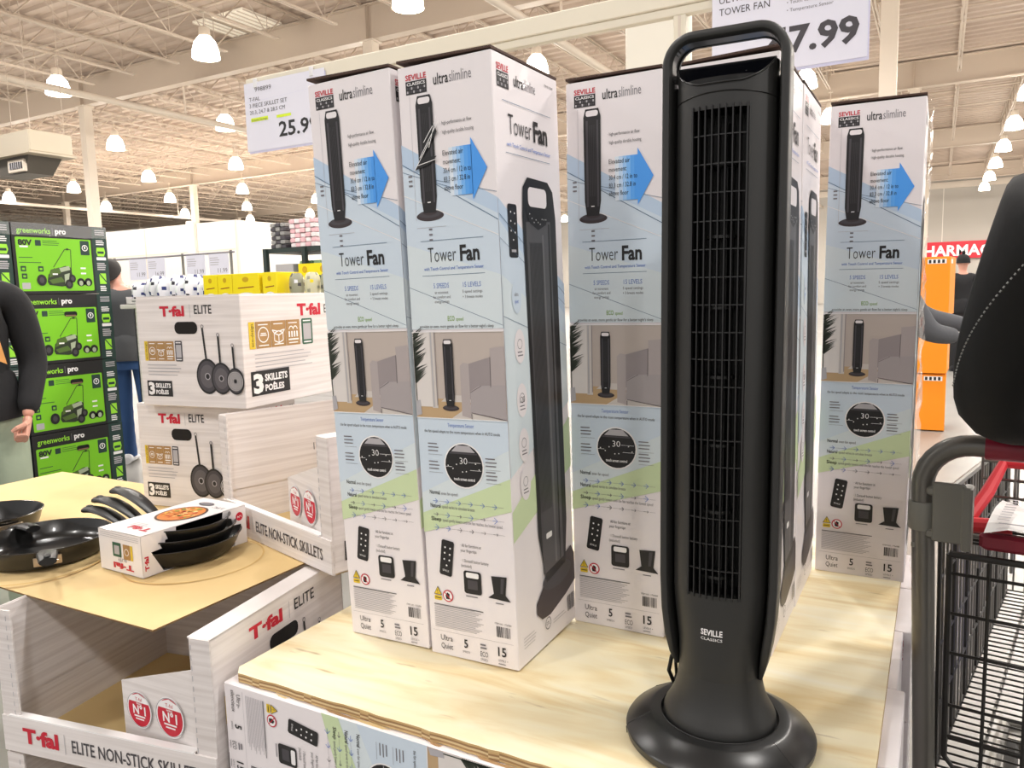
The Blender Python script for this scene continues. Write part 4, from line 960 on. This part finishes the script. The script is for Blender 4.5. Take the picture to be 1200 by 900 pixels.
# signs further back
def far_signs():
    t = thing('sign_rail', 'thin grey sign rail on posts in front of the white cold room', 'sign rail', (-7.75, 6.1, 0), R(0)); g = G(); g.tube([(-1.3, 0, 1.90), (.9, 0, 1.90)], .012, M_MDG, 6); g.build('cross_rail', t)
    for x in (-1.2, .05, .85): g = G(); g.tube([(x, 0, 0), (x, 0, 1.92)], .016, M_PGREY, 6); g.build('post', t)
far_signs()
for k, (x, tx) in enumerate(((-8.65, '11.99'), (-8.31, '16.99'), (-7.62, '11.99'), (-7.24, '11.99'))):
    t = thing('price_sign', 'small lilac price card reading %s, %s on the far rail' % (tx, ('leftmost', 'second', 'third', 'rightmost')[k]), 'price sign', (x, 6.08, 1.64)); g = G(); g.box(0, 0, 0, .32, .002, .25, SIGN); p = Print(g, (0, -.0004, 0), (1, 0, 0), (0, 0, 1)); p.text(tx, .14, .04, .05, M_MDG, 1, w=.15); p.lines(.02, .21, .16, 4, .025, M_LTG, .008, 1); g.build('sign_card', t)
# rack with pallet loads
def rack():
    t = thing('pallet_rack', 'dark steel pallet rack standing in front of the white cold room', 'rack', (-9.9, 10.9, 0)); m = mat('rack_dark', '23302c', .5)
    for x in (-.95, .0, .95):
        for y in (-.5, .5): g = G(); g.box(x-.04, y-.04, 0, x+.04, y+.04, 2.28, m); g.build('upright', t)
    for z in (1.2, 2.2): g = G(); g.box(-.99, -.5, z, .99, .5, z+.08, m if z > 2 else mat('rack_orange', 'd0542c', .5)); g.build('shelf', t)
rack()
def load(label, x, z, w, h, m, m2, nx, nz, y=10.45):
    t = thing('goods_load', label, 'stacked goods', (x, y, z)); g = G(); random.seed(int(x*10))
    for i in range(nx):
        for j in range(nz): g.bbox(i*w/nx+.004, random.uniform(0, .03), j*h/nz+.003, (i+1)*w/nx-.004, .85, (j+1)*h/nz-.003, .01, m if (i+j) % 2 else m2)
    g.build('goods', t)
load('black and white wrapped goods piled on top of the far rack', -10.78, 2.281, .36, .46, mat('goods_grey', '8a8a88', .4), M_DKG, 3, 6)
load('pink and white goods piled on top of the far rack', -10.30, 2.281, .62, .50, mat('goods_pink', 'd8aeb4', .4), mat('goods_pale', 'ddd6d6', .4), 5, 6)
load('grey boxed goods on the lower level of the far rack', -10.70, 1.281, .45, .72, mat('goods_silver', 'a8a6a6', .4), mat('goods_silver', 'a8a6a6', .4), 1, 1)
load('green produce cartons on the lower level of the far rack', -10.12, 1.281, .5, .76, mat('goods_green', '7f9a72', .5), mat('goods_darkgreen', '3e5a3c', .5), 3, 4)
# heater unit
t = thing('roof_heater', 'boxy grey-beige air heater with louvred outlet hung from the roof', 'air heater', (-17.2, 9.8, 4.15)); mh = mat('heater_beige', 'b3a894', .5)
g = G(); g.bbox(-1.2, -.4, .33, 1.0, .5, .76, .02, mh); g.box(-1.25, -.45, .29, 1.05, .55, .33, mh); g.build('casing', t)
g = G(); g.loft([[(-.9, -.3, .29), (.75, -.3, .29), (.75, .4, .29), (-.9, .4, .29)], [(-.6, -.25, -.05), (.55, -.25, -.05), (.55, .3, -.05), (-.6, .3, -.05)]], mat('heater_dark', '57524a', .5), caps=True)
g.box(.05, -.34, -.02, .62, -.27, .22, M_CREAM); g.box(.10, -.345, .03, .57, -.34, .17, M_BLK)
for k in range(6): g.box(.12+k*.075, -.35, .03, .14+k*.075, -.345, .17, M_LTG)
g.build('outlet', t)
for x in (-1, .9):
    for y in (-.3, .4): g = G(); g.tube([(x, y, .74), (x, y, 4.28)], .007, M_JOIST, 5); g.build('hanger_rod', t)
g = G(); g.box(-17, 14.3, 8.44, -15.2, 15.6, 8.49, mat('skylight_panel', 'ded6c6', .3, emit=.35))
for k in range(10): g.box(-17+k*.2, 14.3, 8.42, -16.97+k*.2, 15.6, 8.44, M_CREAM)
g.build('window_1', kind='structure')
# ---- right background
g = G(); g.box(-2.2, 59.80, 2.86, 4.6, 60.0, 3.98, mat('sign_red', 'c8172d', .4)); p = Print(g, (-2.2, 59.79, 2.86), (1, 0, 0), (0, 0, 1), step=.01)
p.text('PHARMACY', .72, .2, .68, M_WHT, 1, w=5.0, b=.03); tag(g.build('shop_sign'), 'red PHARMACY sign with white letters high on the far grey wall', 'sign')
for L in range(3):
    t = thing('orange_carton', 'bright orange carton, %s of the stack beyond the right fan carton' % ('bottom', 'middle', 'top')[L], 'carton', (-.52, 8.0, .01+L*.53), R(-3*L), 'orange cartons'); g = G(); om = mat('carton_orange', 'f5910f', .45); g.bbox(0, 0, 0, .60, .45, .52, .004, om); p = Print(g, (0, -.0005, 0), (1, 0, 0), (0, 0, 1), step=.001); p.rect(.42, .46, .57, .50, M_WHT, 1)
    for k in range(4): p.rect(.43+.035*k, .465, .45+.035*k, .495, M_BLK, 2)
    p = Print(g, (.6005, 0, 0), (0, 1, 0), (0, 0, 1), step=.001); p.rect(.05, .46, .2, .50, M_WHT, 1); g.build('carton_body', t)
# ================================================================ PEOPLE
SKIN = mat('skin', 'd19a86', .5)
def skin_obj(name, pts, edges, m, parent, root=0, sub=2):
    """continuous skinned surface: pts = list of (xyz, rx, ry)"""
    me = bpy.data.meshes.new(name); me.from_pydata([tuple(p[0]) for p in pts], edges, []); me.materials.append(m)
    o = bpy.data.objects.new(name, me); COL.objects.link(o); o.parent = parent
    sk = o.modifiers.new('skin', 'SKIN'); sk.use_smooth_shade = True
    for i, p in enumerate(pts):
        v = me.skin_vertices[0].data[i]; v.radius = (p[1], p[2] if len(p) > 2 else p[1]); v.use_root = (i == root)
    s = o.modifiers.new('sub', 'SUBSURF'); s.levels = sub; s.render_levels = sub
    return o
def hand(parent, wrist, palm_dir, up, side, curl=.5, s=1.0):
    """palm plus five separate bent fingers; side=+1/-1 puts the thumb"""
    w = V(wrist); d = V(palm_dir).normalized(); n = V(up); n = (n-d*n.dot(d)).normalized(); b = d.cross(n)*side
    g = G(); rings = []
    for q, wd, tk in ((-.01, .026, .018), (.02, .034, .017), (.055, .041, .015), (.085, .042, .012)):
        c = w+d*q*s; rings.append([tuple(c+b*(wd*s*cos(a))+n*(tk*s*sin(a))) for a in [2*pi*k/12 for k in range(12)]])
    g.loft(rings, SKIN, caps=True, smooth=True)
    for k, (L, r) in enumerate(((.068, .0088), (.078, .0092), (.073, .0088), (.058, .0078))):
        p0 = w+d*.078*s+b*(.031-.0205*k)*s; pts = [p0]; ang = 0; dd = d
        for j, f in enumerate((.45, .32, .25)):
            ang += curl*(.9, 1.15, .8)[j]; dd = d*cos(ang)-n*sin(ang); pts.append(pts[-1]+dd*L*f*s*1.05)
        g.tube(pts, [r*s, r*s*1.02, r*s*.92, r*s*.7], SKIN, 8)
    p0 = w+d*.022*s+b*.028*s; t1 = (b*.75+d*.65-n*.25).normalized(); p1 = p0+t1*.034*s; t2 = (d*.85-n*curl*.9-b*.15*curl).normalized(); p2 = p1+t2*.03*s; p3 = p2+(t2-b*.5*curl).normalized()*.024*s
    g.tube([p0, p1, p2, p3], [.013*s, .0115*s, .0105*s, .008*s], SKIN, 8)
    return g.build('hand', parent)
J0 = dict(pelvis=(0, 0, .95), waist=(0, 0, 1.08), chest=(0, .005, 1.28), collar=(0, -.01, 1.43), neck=(0, 0, 1.50), jaw=(0, .02, 1.57), skull=(0, .012, 1.655), crown=(0, .0, 1.725),
          sl=(-.175, -.005, 1.405), el=(-.235, -.03, 1.13), wl=(-.245, .05, .90), sr=(.175, -.005, 1.405), er=(.235, -.03, 1.13), wr=(.245, .05, .90),
          hl=(-.09, 0, .90), kl=(-.10, .02, .50), al=(-.10, -.01, .10), hr=(.09, 0, .90), kr=(.10, .02, .50), ar=(.10, -.01, .10))
def person(label, loc, rz, top, legs, shoe, pose={}, hairm=None, hood=False, beanie=None, curl=(1.2, 1.2), hands=True, bulk=1.0):
    j = {k: V(v) for k, v in J0.items()}; j.update({k: V(v) for k, v in pose.items()})
    t = thing('person', label, 'person', loc, rz); B = bulk
    j['crown'] = j['skull']+(j['skull']-j['jaw']).normalized()*.085
    names = ['pelvis', 'waist', 'chest', 'collar', 'neck', 'jaw', 'skull', 'crown', 'sl', 'el', 'wl', 'sr', 'er', 'wr', 'hl', 'kl', 'al', 'hr', 'kr', 'ar']
    rad = dict(pelvis=(.115, .10), waist=(.11, .09), chest=(.13, .10), collar=(.07, .065), neck=(.048, .05), jaw=(.062, .078), skull=(.088, .104), crown=(.062, .075), sl=(.052, .052), el=(.038, .038), wl=(.026, .024), sr=(.052, .052), er=(.038, .038), wr=(.026, .024), hl=(.075, .08), kl=(.05, .05), al=(.033, .035), hr=(.075, .08), kr=(.05, .05), ar=(.033, .035))
    ed = [('pelvis', 'waist'), ('waist', 'chest'), ('chest', 'collar'), ('collar', 'neck'), ('neck', 'jaw'), ('jaw', 'skull'), ('skull', 'crown'), ('collar', 'sl'), ('sl', 'el'), ('el', 'wl'), ('collar', 'sr'), ('sr', 'er'), ('er', 'wr'), ('pelvis', 'hl'), ('hl', 'kl'), ('kl', 'al'), ('pelvis', 'hr'), ('hr', 'kr'), ('kr', 'ar')]
    ix = {n: i for i, n in enumerate(names)}
    skin_obj('body', [(j[n],)+rad[n] for n in names], [(ix[a], ix[b]) for a, b in ed], SKIN, t)
    # face
    hd = j['skull']; f = V((0, 1, 0)); g = G()
    g.loft([[tuple(hd+V((x*w_, .085+dy, z))) for x, dy in ((-1, -.01), (-.4, .0), (0, .022*k_), (.4, 0), (1, -.01))] for z, w_, k_ in ((.012, .008, .1), (-.01, .010, .6), (-.028, .015, 1.0), (-.036, .014, .5))], SKIN, closed=False, smooth=True)
    for s_ in (-1, 1):
        g.lathe([(.001, -.008), (.009, -.004), (.011, .0), (.009, .004), (.001, .008)], M_WHT, 10, c=tuple(hd+V((s_*.03, .078, .005)))); g.lathe([(.001, -.004), (.005, 0), (.001, .004)], M_BLK, 8, c=tuple(hd+V((s_*.03, .088, .005))))
        g.box(*(hd+V((s_*.03-.014, .086, .022))), *(hd+V((s_*.03+.014, .092, .027))), M_BLK)
        g.lathe([(.003, -.028), (.012, -.012), (.013, .01), (.004, .026)], SKIN, 10, c=tuple(hd+V((s_*.078, .0, -.012))), sx=.6)
    g.box(*(hd+V((-.022, .078, -.063))), *(hd+V((.022, .090, -.055))), mat('lips', 'a8605a', .5)); g.build('face', t)
    # hair or beanie: a cap lofted over the skull
    g = G(); hm = beanie or hairm or M_BLK; rings = []
    for q in range(8):
        a = q/7*pi*.5; rr_ = cos(a); z = .012+.104*sin(a)
        rings.append([tuple(hd+V((.092*rr_*cos(b), -.012+.106*rr_*sin(b)+(0 if sin(b) < .2 else -.004), z+(.058*max(0, sin(b))*(1-q/7) if sin(b) > 0 else 0)-(.085*max(0, -sin(b)) if not beanie and q == 0 else 0)))) for b in [2*pi*k/20 for k in range(20)]])
    if beanie: rings.insert(0, [tuple(hd+V((.094*cos(b), -.012+.112*sin(b), -.02+.055*max(0, sin(b))))) for b in [2*pi*k/20 for k in range(20)]])
    g.loft(rings, hm, smooth=True)
    if beanie: g.lathe([(.001, -.02), (.022, -.01), (.026, .01), (.015, .03), (.001, .034)], hm, 12, c=tuple(hd+V((0, -.01, .13))))
    g.build('beanie' if beanie else 'hair', t)
    # clothes
    nt_ = ['waist', 'chest', 'collar', 'sl', 'el', 'wl', 'sr', 'er', 'wr', 'hem']; jj = dict(j); jj['hem'] = j['pelvis']+V((0, 0, -.09))
    rt = dict(waist=(.145*B, .12*B), chest=(.165*B, .125*B), collar=(.095, .085), sl=(.078*B, .078*B), el=(.062*B, .062*B), wl=(.044*B, .044*B), sr=(.078*B, .078*B), er=(.062*B, .062*B), wr=(.044*B, .044*B), hem=(.165*B, .135*B))
    it = {n: i for i, n in enumerate(nt_)}
    for a in ('l', 'r'): jj['w'+a] = j['w'+a]+(j['e'+a]-j['w'+a])*.06
    skin_obj('jacket', [(jj[n],)+rt[n] for n in nt_], [(it[a], it[b]) for a, b in (('hem', 'waist'), ('waist', 'chest'), ('chest', 'collar'), ('collar', 'sl'), ('sl', 'el'), ('el', 'wl'), ('collar', 'sr'), ('sr', 'er'), ('er', 'wr'))], top, t)
    g = G(); a_, b_ = j['waist'], j['pelvis']; rings = []
    for q, rx, ry in ((.2, .128, .105), (-.0, .150*B, .122*B), (-.35, .160*B, .130*B), (-.8, .168*B, .137*B), (-1.25, .172*B, .141*B), (-1.45, .168*B, .137*B), (-1.40, .155, .118)):
        c = a_+(a_-b_)*q; rings.append([tuple(c+V((rx*cos(u_), ry*sin(u_)+.004*sin(5*u_), .004*sin(3*u_)))) for u_ in [2*pi*n/30 for n in range(30)]])
    g.loft(rings[::-1], top, smooth=True); g.build('jacket_hem', t)
    if hood:
        g = G(); c = j['collar']; g.lathe([(.085, -.02), (.105, .02), (.11, .06), (.095, .10), (.07, .11), (.066, .06)], top, 24, c=tuple(c+V((0, -.025, -.01))), sy=1.1, caps=False); g.build('hood', t)
    g = G(); pv = j['pelvis']; wv = j['waist']; cr = pv+V((0, 0, -.13)); rings = []
    for c, a_, b_ in ((pv.lerp(wv, .55), .120, .095), (pv.lerp(wv, .1), .140, .108), (pv.lerp(cr, .3), .155, .116), (pv.lerp(cr, .65), .162, .118), (cr, .150, .105)):
        rings.append([tuple(c+V((a_*cos(q), b_*sin(q), 0))) for q in [2*pi*n/28 for n in range(28)]])
    g.loft(rings[::-1], legs, caps=True, smooth=True)
    for a in ('l', 'r'):
        h, kn, an = j['h'+a]+V((0, 0, -.03)), j['k'+a], j['a'+a]; pts = []; rs = []
        for q in range(9): t_ = q/8; pts.append(h.lerp(kn, t_)+V((0, .012*sin(pi*t_), 0))); rs.append(.088-.022*t_)
        for q in range(1, 9): t_ = q/8; pts.append(kn.lerp(an+V((0, 0, -.035)), t_)+V((0, -.018*sin(pi*t_), 0))); rs.append(.066-.006*t_+.003*(q % 2))
        g.tube(pts, rs, legs, 18)
    g.build('trousers', t)
    for a in ('al', 'ar'):
        p = j[a]; g = G(); rings = []
        for y, w_, h in ((-.10, .030, .060), (-.085, .040, .085), (-.02, .043, .095), (.05, .046, .075), (.11, .050, .058), (.155, .042, .045), (.172, .022, .03)):
            rings.append([(p.x+w_*cos(b), p.y+y, max(.002 if sin(b) < 0 else 0, .004+h*(.5+.5*sin(b)))+(p.z-.10)) for b in [2*pi*k/14 for k in range(14)]])
        g.loft(rings, shoe, caps=True, smooth=True); g.build('shoe', t)
    if hands:
        for a, sd, c in (('l', 1, curl[0]), ('r', -1, curl[1])):
            d = (j['w'+a]-j['e'+a]); hand(t, j['w'+a]+d.normalized()*.012, pose.get('hd'+a, d), pose.get('up'+a, V((-1 if a == 'l' else 1, 0, 0))), sd, c)
    return t, j
C_BLK = mat('cloth_black', '17171a', .85, bump=((60, 60, 60), .3, .003)); C_DGR = mat('cloth_dark_grey', '4b4d4f', .9, bump=((50, 50, 50), .3, .003)); C_JEAN = mat('denim_blue', '2f4f7c', .9, bump=((80, 80, 80), .3, .002)); C_SAGE = mat('cloth_sage', '8f9a86', .9, bump=((50, 50, 50), .3, .003)); C_SHOE = mat('shoe_white', 'dedede', .6)
# person in the black hoodie, left
t, j = person('person in a black printed hoodie and sage trousers walking past, fist closed', (-3.575, 1.745, 0), R(-112), C_BLK, C_SAGE, C_SHOE,
   pose=dict(wl=(-.165, .13, .895), el=(-.225, -.0, 1.12), kl=(-.10, .10, .50), al=(-.10, .06, .10), kr=(.10, .0, .50), ar=(.10, -.16, .12)), hood=True, curl=(1.5, 1.4), hairm=mat('hair_dark', '241a16', .7))
g = G(); random.seed(6)
pr = [mat('logo_%d' % i, c, .6) for i, c in enumerate(('e0a05a', 'e8e4dc', '7fae9a', 'c9b45a'))]
p = Print(g, (-.11, .150, 1.08), (1, 0, 0), (0, 0, 1), step=.001)
for k in range(9): p.poly([(.02*k, .05+.03*(k % 3)), (.02*k+.035, .07+.03*(k % 2)), (.02*k+.02, .16)], pr[k % 4], 1+k % 3)
g.build('chest_print', t)
# person behind the mower cartons
person('person in a dark grey jacket and blue jeans standing behind the mower cartons', (-5.92, 4.10, 0), R(40), C_DGR, C_JEAN, C_SHOE, pose=dict(wr=(.20, .16, .98), al=(-.10, .12, .10), kl=(-.1, .08, .5), neck=(-.05, .05, 1.49), jaw=(-.10, .09, 1.54), skull=(-.13, .10, 1.62)), hairm=mat('hair_black', '17120f', .7))
# person with beanie far away
person('person in black with a bobble beanie, far away below the pharmacy sign', (.30, 13.6, 0), R(10), C_BLK, C_BLK, C_BLK, pose=dict(), beanie=mat('beanie_black', '141416', .9), hands=True)
# person whose grey sleeve shows between the carton and the black jacket
person('person in a dark grey fleece, arm held out, mostly behind the right carton', (-.30, 5.30, 0), R(-70), mat('cloth_fleece', '55565a', .95, bump=((40, 40, 40), .4, .004)), C_JEAN, C_BLK,
   pose=dict(sl=(-.17, .04, 1.33), el=(-.17, .31, 1.14), wl=(-.14, .56, 1.09), sr=(.17, .03, 1.34), er=(.19, .20, 1.07), wr=(.12, .40, 1.04)), hairm=mat('hair_brown', '3a2618', .7), bulk=1.12)
# person leaning on the cart, right edge
JK = mat('jacket_black', '0a0a0b', .8, bump=((40, 40, 40), .25, .002))
t, j = person('person in a black jacket with pale stitching leaning on the cart handle', (.36, 1.02, 0), 0, JK, mat('trouser_charcoal', '2b2b2e', .9), C_BLK,
   pose=dict(pelvis=(0, -.04, .97), waist=(-.02, .03, 1.10), chest=(-.05, .16, 1.30), collar=(-.10, .26, 1.45), neck=(-.09, .29, 1.51), jaw=(-.06, .31, 1.575), skull=(-.045, .315, 1.66), sl=(-.225, .30, 1.455), el=(-.290, .405, 1.166), wl=(-.16, .465, 1.158), sr=(.12, .22, 1.41), er=(.19, .36, 1.18), wr=(.05, .455, 1.158)), hood=True, bulk=1.16, curl=(.7, .7))
g = G(); SE = mat('seam_thread', '8b8b88', .8)
def seam(a, b, off, bow, n=26):
    a, b, off, bow = V(a), V(b), V(off).normalized(), V(bow)
    for i in range(n):
        q = i/n; q2 = (i+.45)/n
        c0 = a.lerp(b, q)+bow*sin(pi*q); c1 = a.lerp(b, q2)+bow*sin(pi*q2)
        g.tube([c0+off*.002, c1+off*.002], .0012, SE, 4)
seam((-.335, .355, 1.21), (-.255, .215, 1.40), (-1, -.4, 0), (-.02, -.05, 0), 34)
g.build('stitching', t)
# ================================================================ SHOPPING CART
def cart(label, loc, rz):
    t = thing('shopping_cart', label, 'shopping cart', loc, rz); W = .58
    M = M_METAL
    def arc(c, r, a0, a1, n=7, f=None): return [f(c[0]+r*cos(a0+(a1-a0)*k/n), c[1]+r*sin(a0+(a1-a0)*k/n)) for k in range(n+1)]
    pts = [(.022, .02, .14), (.016, .012, .5), (.004, .0, .9), (0, 0, 1.02)] + arc((.075, 1.02), .075, pi, pi/2, 7, lambda x, z: (x, 0, z))[1:] + arc((W-.075, 1.02), .075, pi/2, 0, 7, lambda x, z: (x, 0, z)) + [(W-.004, 0, .9), (W-.016, .012, .5), (W-.022, .02, .14)]
    g = G(); g.tube(pts, .0185, M, 14); g.build('handle_frame', t)
    g = G(); g.tube([(.092, 0, 1.095), (W-.092, 0, 1.095)], .0215, M_BURG, 14); g.build('handle_grip', t, label='burgundy grip sleeve')
    for sx, f in ((1, lambda x: x), (-1, lambda x: W-x)):
        g = G()
        def bb(x0, y0, z0, x1, y1, z1, b=.003):
            a, c = sorted((f(x0), f(x1))); g.bbox(a, y0, z0, c, y1, z1, b, M_PGREY)
        g.lathe([(.0215, -.045), (.0235, -.04), (.0235, .0), (.0215, .005)], M_PGREY, 16, c=(f(.001), 0, .985), caps=True)
        bb(.018, -.022, .925, .068, -.012, 1.03); bb(.062, -.026, .915, .078, .012, 1.026); bb(.008, -.020, 1.005, .03, .0, 1.02); bb(.008, -.020, .93, .03, 0, .945); bb(-.014, -.014, .905, .012, .014, .918)
        g.build('corner_bracket', t)
    # base frame and castors
    g = G(); L = 1.02
    g.tube([(.022, .02, .14), (.06, .15, .13), (.10, .95, .13), (W/2, 1.02, .13), (W-.10, .95, .13), (W-.06, .15, .13), (W-.022, .02, .14)], .0155, M, 10)
    for k in range(11): yy = .16+.075*k; g.tube([(.06+.04*(yy-.15)/.8, yy, .15), (W-.06-.04*(yy-.15)/.8, yy, .15)], .003, M_WIRE, 5)
    g.build('base_frame', t)
    for x, y in ((.05, .08), (W-.05, .08), (.12, .92), (W-.12, .92)):
        g = G(); g.box(x-.022, y-.03, .085, x-.017, y+.03, .125, M); g.box(x+.017, y-.03, .085, x+.022, y+.03, .125, M); g.box(x-.022, y-.03, .12, x+.022, y+.03, .128, M); c = g.build('castor', t)
        g = G(); g.T = Matrix.Translation((x, y, .0625)) @ Matrix.Rotation(pi/2, 4, 'Y'); g.lathe([(.02, -.015), (.058, -.015), (.0625, -.010), (.0625, .010), (.058, .015), (.02, .015)], mat('wheel_grey', '6b6a68', .6), 24); g.lathe([(.018, -.017), (.018, .017)], M_LTG, 12); g.build('wheel', c)
    # basket
    zf, zt = .47, .985
    def sidex(y, z): return .022+.055*(y-.06)/.96+.008*(1-(z-zf)/(zt-zf))
    def floorz(y): return zf+.03*(y-.06)/.96
    y0, y1 = .06, 1.02
    g = G(); r = .0028
    n = 26
    for k in range(n+1):
        y = y0+(y1-y0)*k/n
        for s_ in (1, -1):
            fx = (lambda v: v) if s_ == 1 else (lambda v: W-v)
            g.tube([(fx(sidex(y, floorz(y))), y, floorz(y)), (fx(sidex(y, zt)), y, zt-.06*k/n)], r if k % 4 else .004, M_WIRE if k % 4 else M_WIRED, 5, False)
    for q in (0, .22, .45, .7):
        for s_ in (1, -1):
            fx = (lambda v: v) if s_ == 1 else (lambda v: W-v); za = zf+(zt-zf)*q
            g.tube([(fx(sidex(y, za)), y, za+.03*(y-y0)*(1-q)-.06*(y-y0)*q) for y in (y0, (y0+y1)/2, y1)], .0032, M_WIRED, 5, False)
    for s_ in (1, -1):
        fx = (lambda v: v) if s_ == 1 else (lambda v: W-v); g.tube([(fx(sidex(y, zt)), y, zt-.06*(y-y0)) for y in (y0, y1)], .0065, M, 8)
    g.tube([(sidex(y1, zt), y1, zt-.058), (W-sidex(y1, zt), y1, zt-.058)], .0065, M, 8)
    for k in range(15): x = .10+k*(W-.2)/14; g.tube([(x, y1, floorz(y1)), (x, y1, zt-.058)], r, M_WIRE, 5, False)
    g.build('basket_side', t)
    g = G()
    for k in range(38): y = y0+(y1-y0)*k/37; g.tube([(sidex(y, floorz(y)), y, floorz(y)), (W-sidex(y, floorz(y)), y, floorz(y))], .0022, M_WIRED, 5, False)
    for k in range(9): q = .0+k/8; g.tube([(sidex(y, zf)*(1-q)+(W-sidex(y, zf))*q, y, floorz(y)-.004) for y in (y0, y1)], .0034, M_WIRE, 5, False)
    g.build('basket_floor', t)
    # hinged rear gate
    g = G(); gx0, gx1, gy = .040, W-.040, .050
    g.tube([(gx0, gy, .885), (gx1, gy, .885)], .0065, M_WIRED, 8); g.tube([(gx0, gy, .885), (gx0+.004, gy, .50), (gx0+.02, gy, .48), (gx1-.02, gy, .48), (gx1-.004, gy, .50), (gx1, gy, .885)], .0055, M_WIRED, 8)
    for z in (.85, .775, .70, .60, .54): g.tube([(gx0, gy, z), (gx1, gy, z)], .0032, M_WIRED, 5)
    for k in range(1, 8): x = gx0+(gx1-gx0)*k/8; g.tube([(x, gy, .885), (x, gy, .48)], .0032 if k % 2 else .0042, M_WIRED, 5)
    g.build('rear_gate', t)
    # child seat
    g = G(); g.bbox(.085, .035, .905, W-.085, .058, .935, .006, M_BURG); g.tube([(.03, .046, .925), (W-.03, .046, .925)], .0045, M, 8)
    g.build('seat_back_bar', t, label='burgundy plastic bar')
    g = G()
    for s_ in (1, -1):
        f = (lambda v: v) if s_ == 1 else (lambda v: W-v)
        g.tube([(f(.060), .10, .935), (f(.085), .17, .975), (f(.105), .24, 1.02)], [.012, .012, .009], M_CRED, 10); g.tube([(f(.055), .095, .93), (f(.13), .10, .935)], .014, M_CRED, 10)
        g.tube([(f(.105), .20, .955), (f(.125), .20, .93), (f(.13), .16, .93)], .006, M_BLK, 8)
    g.tube([(.105, .24, 1.02), (W-.105, .24, 1.02)], .008, M_CRED, 10); g.build('child_seat_flap', t, label='bright red plastic flap')
    g = G()
    for z in (.95, .985, 1.02): g.tube([(.07, .255, z), (W-.07, .255, z)], .003, M_WIRE, 5)
    for k in range(9): x = .07+k*(W-.14)/8; g.tube([(x, .255, .80), (x, .255, 1.03)], .003, M_WIRE, 5)
    for k in range(9): y = .07+.02*k; g.tube([(.06, y, .905), (W-.06, y, .905)], .0025, M_WIRED, 5)
    g.build('seat_rack', t); return t
CX, CY, CR = -.014, 1.505, R(-7)
cart('grey wire shopping cart with burgundy grip and red child seat flap beside the fan cartons', (CX, CY, 0), CR)
cart('grey wire shopping cart near the person in jeans, half hidden by the stack', (-6.55, 4.62, 0), R(60))
def cw(x, y, z):
    return (CX+x*cos(CR)-y*sin(CR), CY+x*sin(CR)+y*cos(CR), z)
# paper flyer lying on the seat bar
g = G(); A = []
for i in range(7): A.append([(.0+.215*i/6, .17*jq/5, .012*sin(i*1.1+jq*.6)+.010*jq/5) for jq in range(6)])
g.loft(A, mat('paper_white', 'eceae8', .6), closed=False); p = Print(g, (0, 0, .013), (1, 0, 0), (0, 1, .06), step=.001)
for c in range(4):
    for r_ in range(9): p.rect(.015+.05*c, .03+.013*r_, .015+.05*c+.03*(.6+.4*((r_*3+c) % 3)/2), .035+.013*r_, M_LTG, 3)
p.rect(.02, .012, .12, .017, M_MDG, 3)
o = g.build('flyer'); o.location = cw(.092, .030, .9375); o.rotation_euler = (R(3), R(-2), CR+R(-6)); tag(o, 'white printed flyer lying on the burgundy seat bar of the near cart', 'flyer')
g = G(); lil = mat('box_lilac', '8f8fd0', .5); g.bbox(0, 0, 0, .05, .20, .42, .003, lil); p = Print(g, (0, -.0005, 0), (1, 0, 0), (0, 0, 1)); p.rect(.008, .1, .042, .35, M_WHT, 1); o = g.build('carton_body'); o.name = 'upright_box'
o.location = cw(.165, .30, .484); o.rotation_euler = (0, 0, CR); tag(o, 'slim lilac box standing upright inside the near shopping cart', 'box')
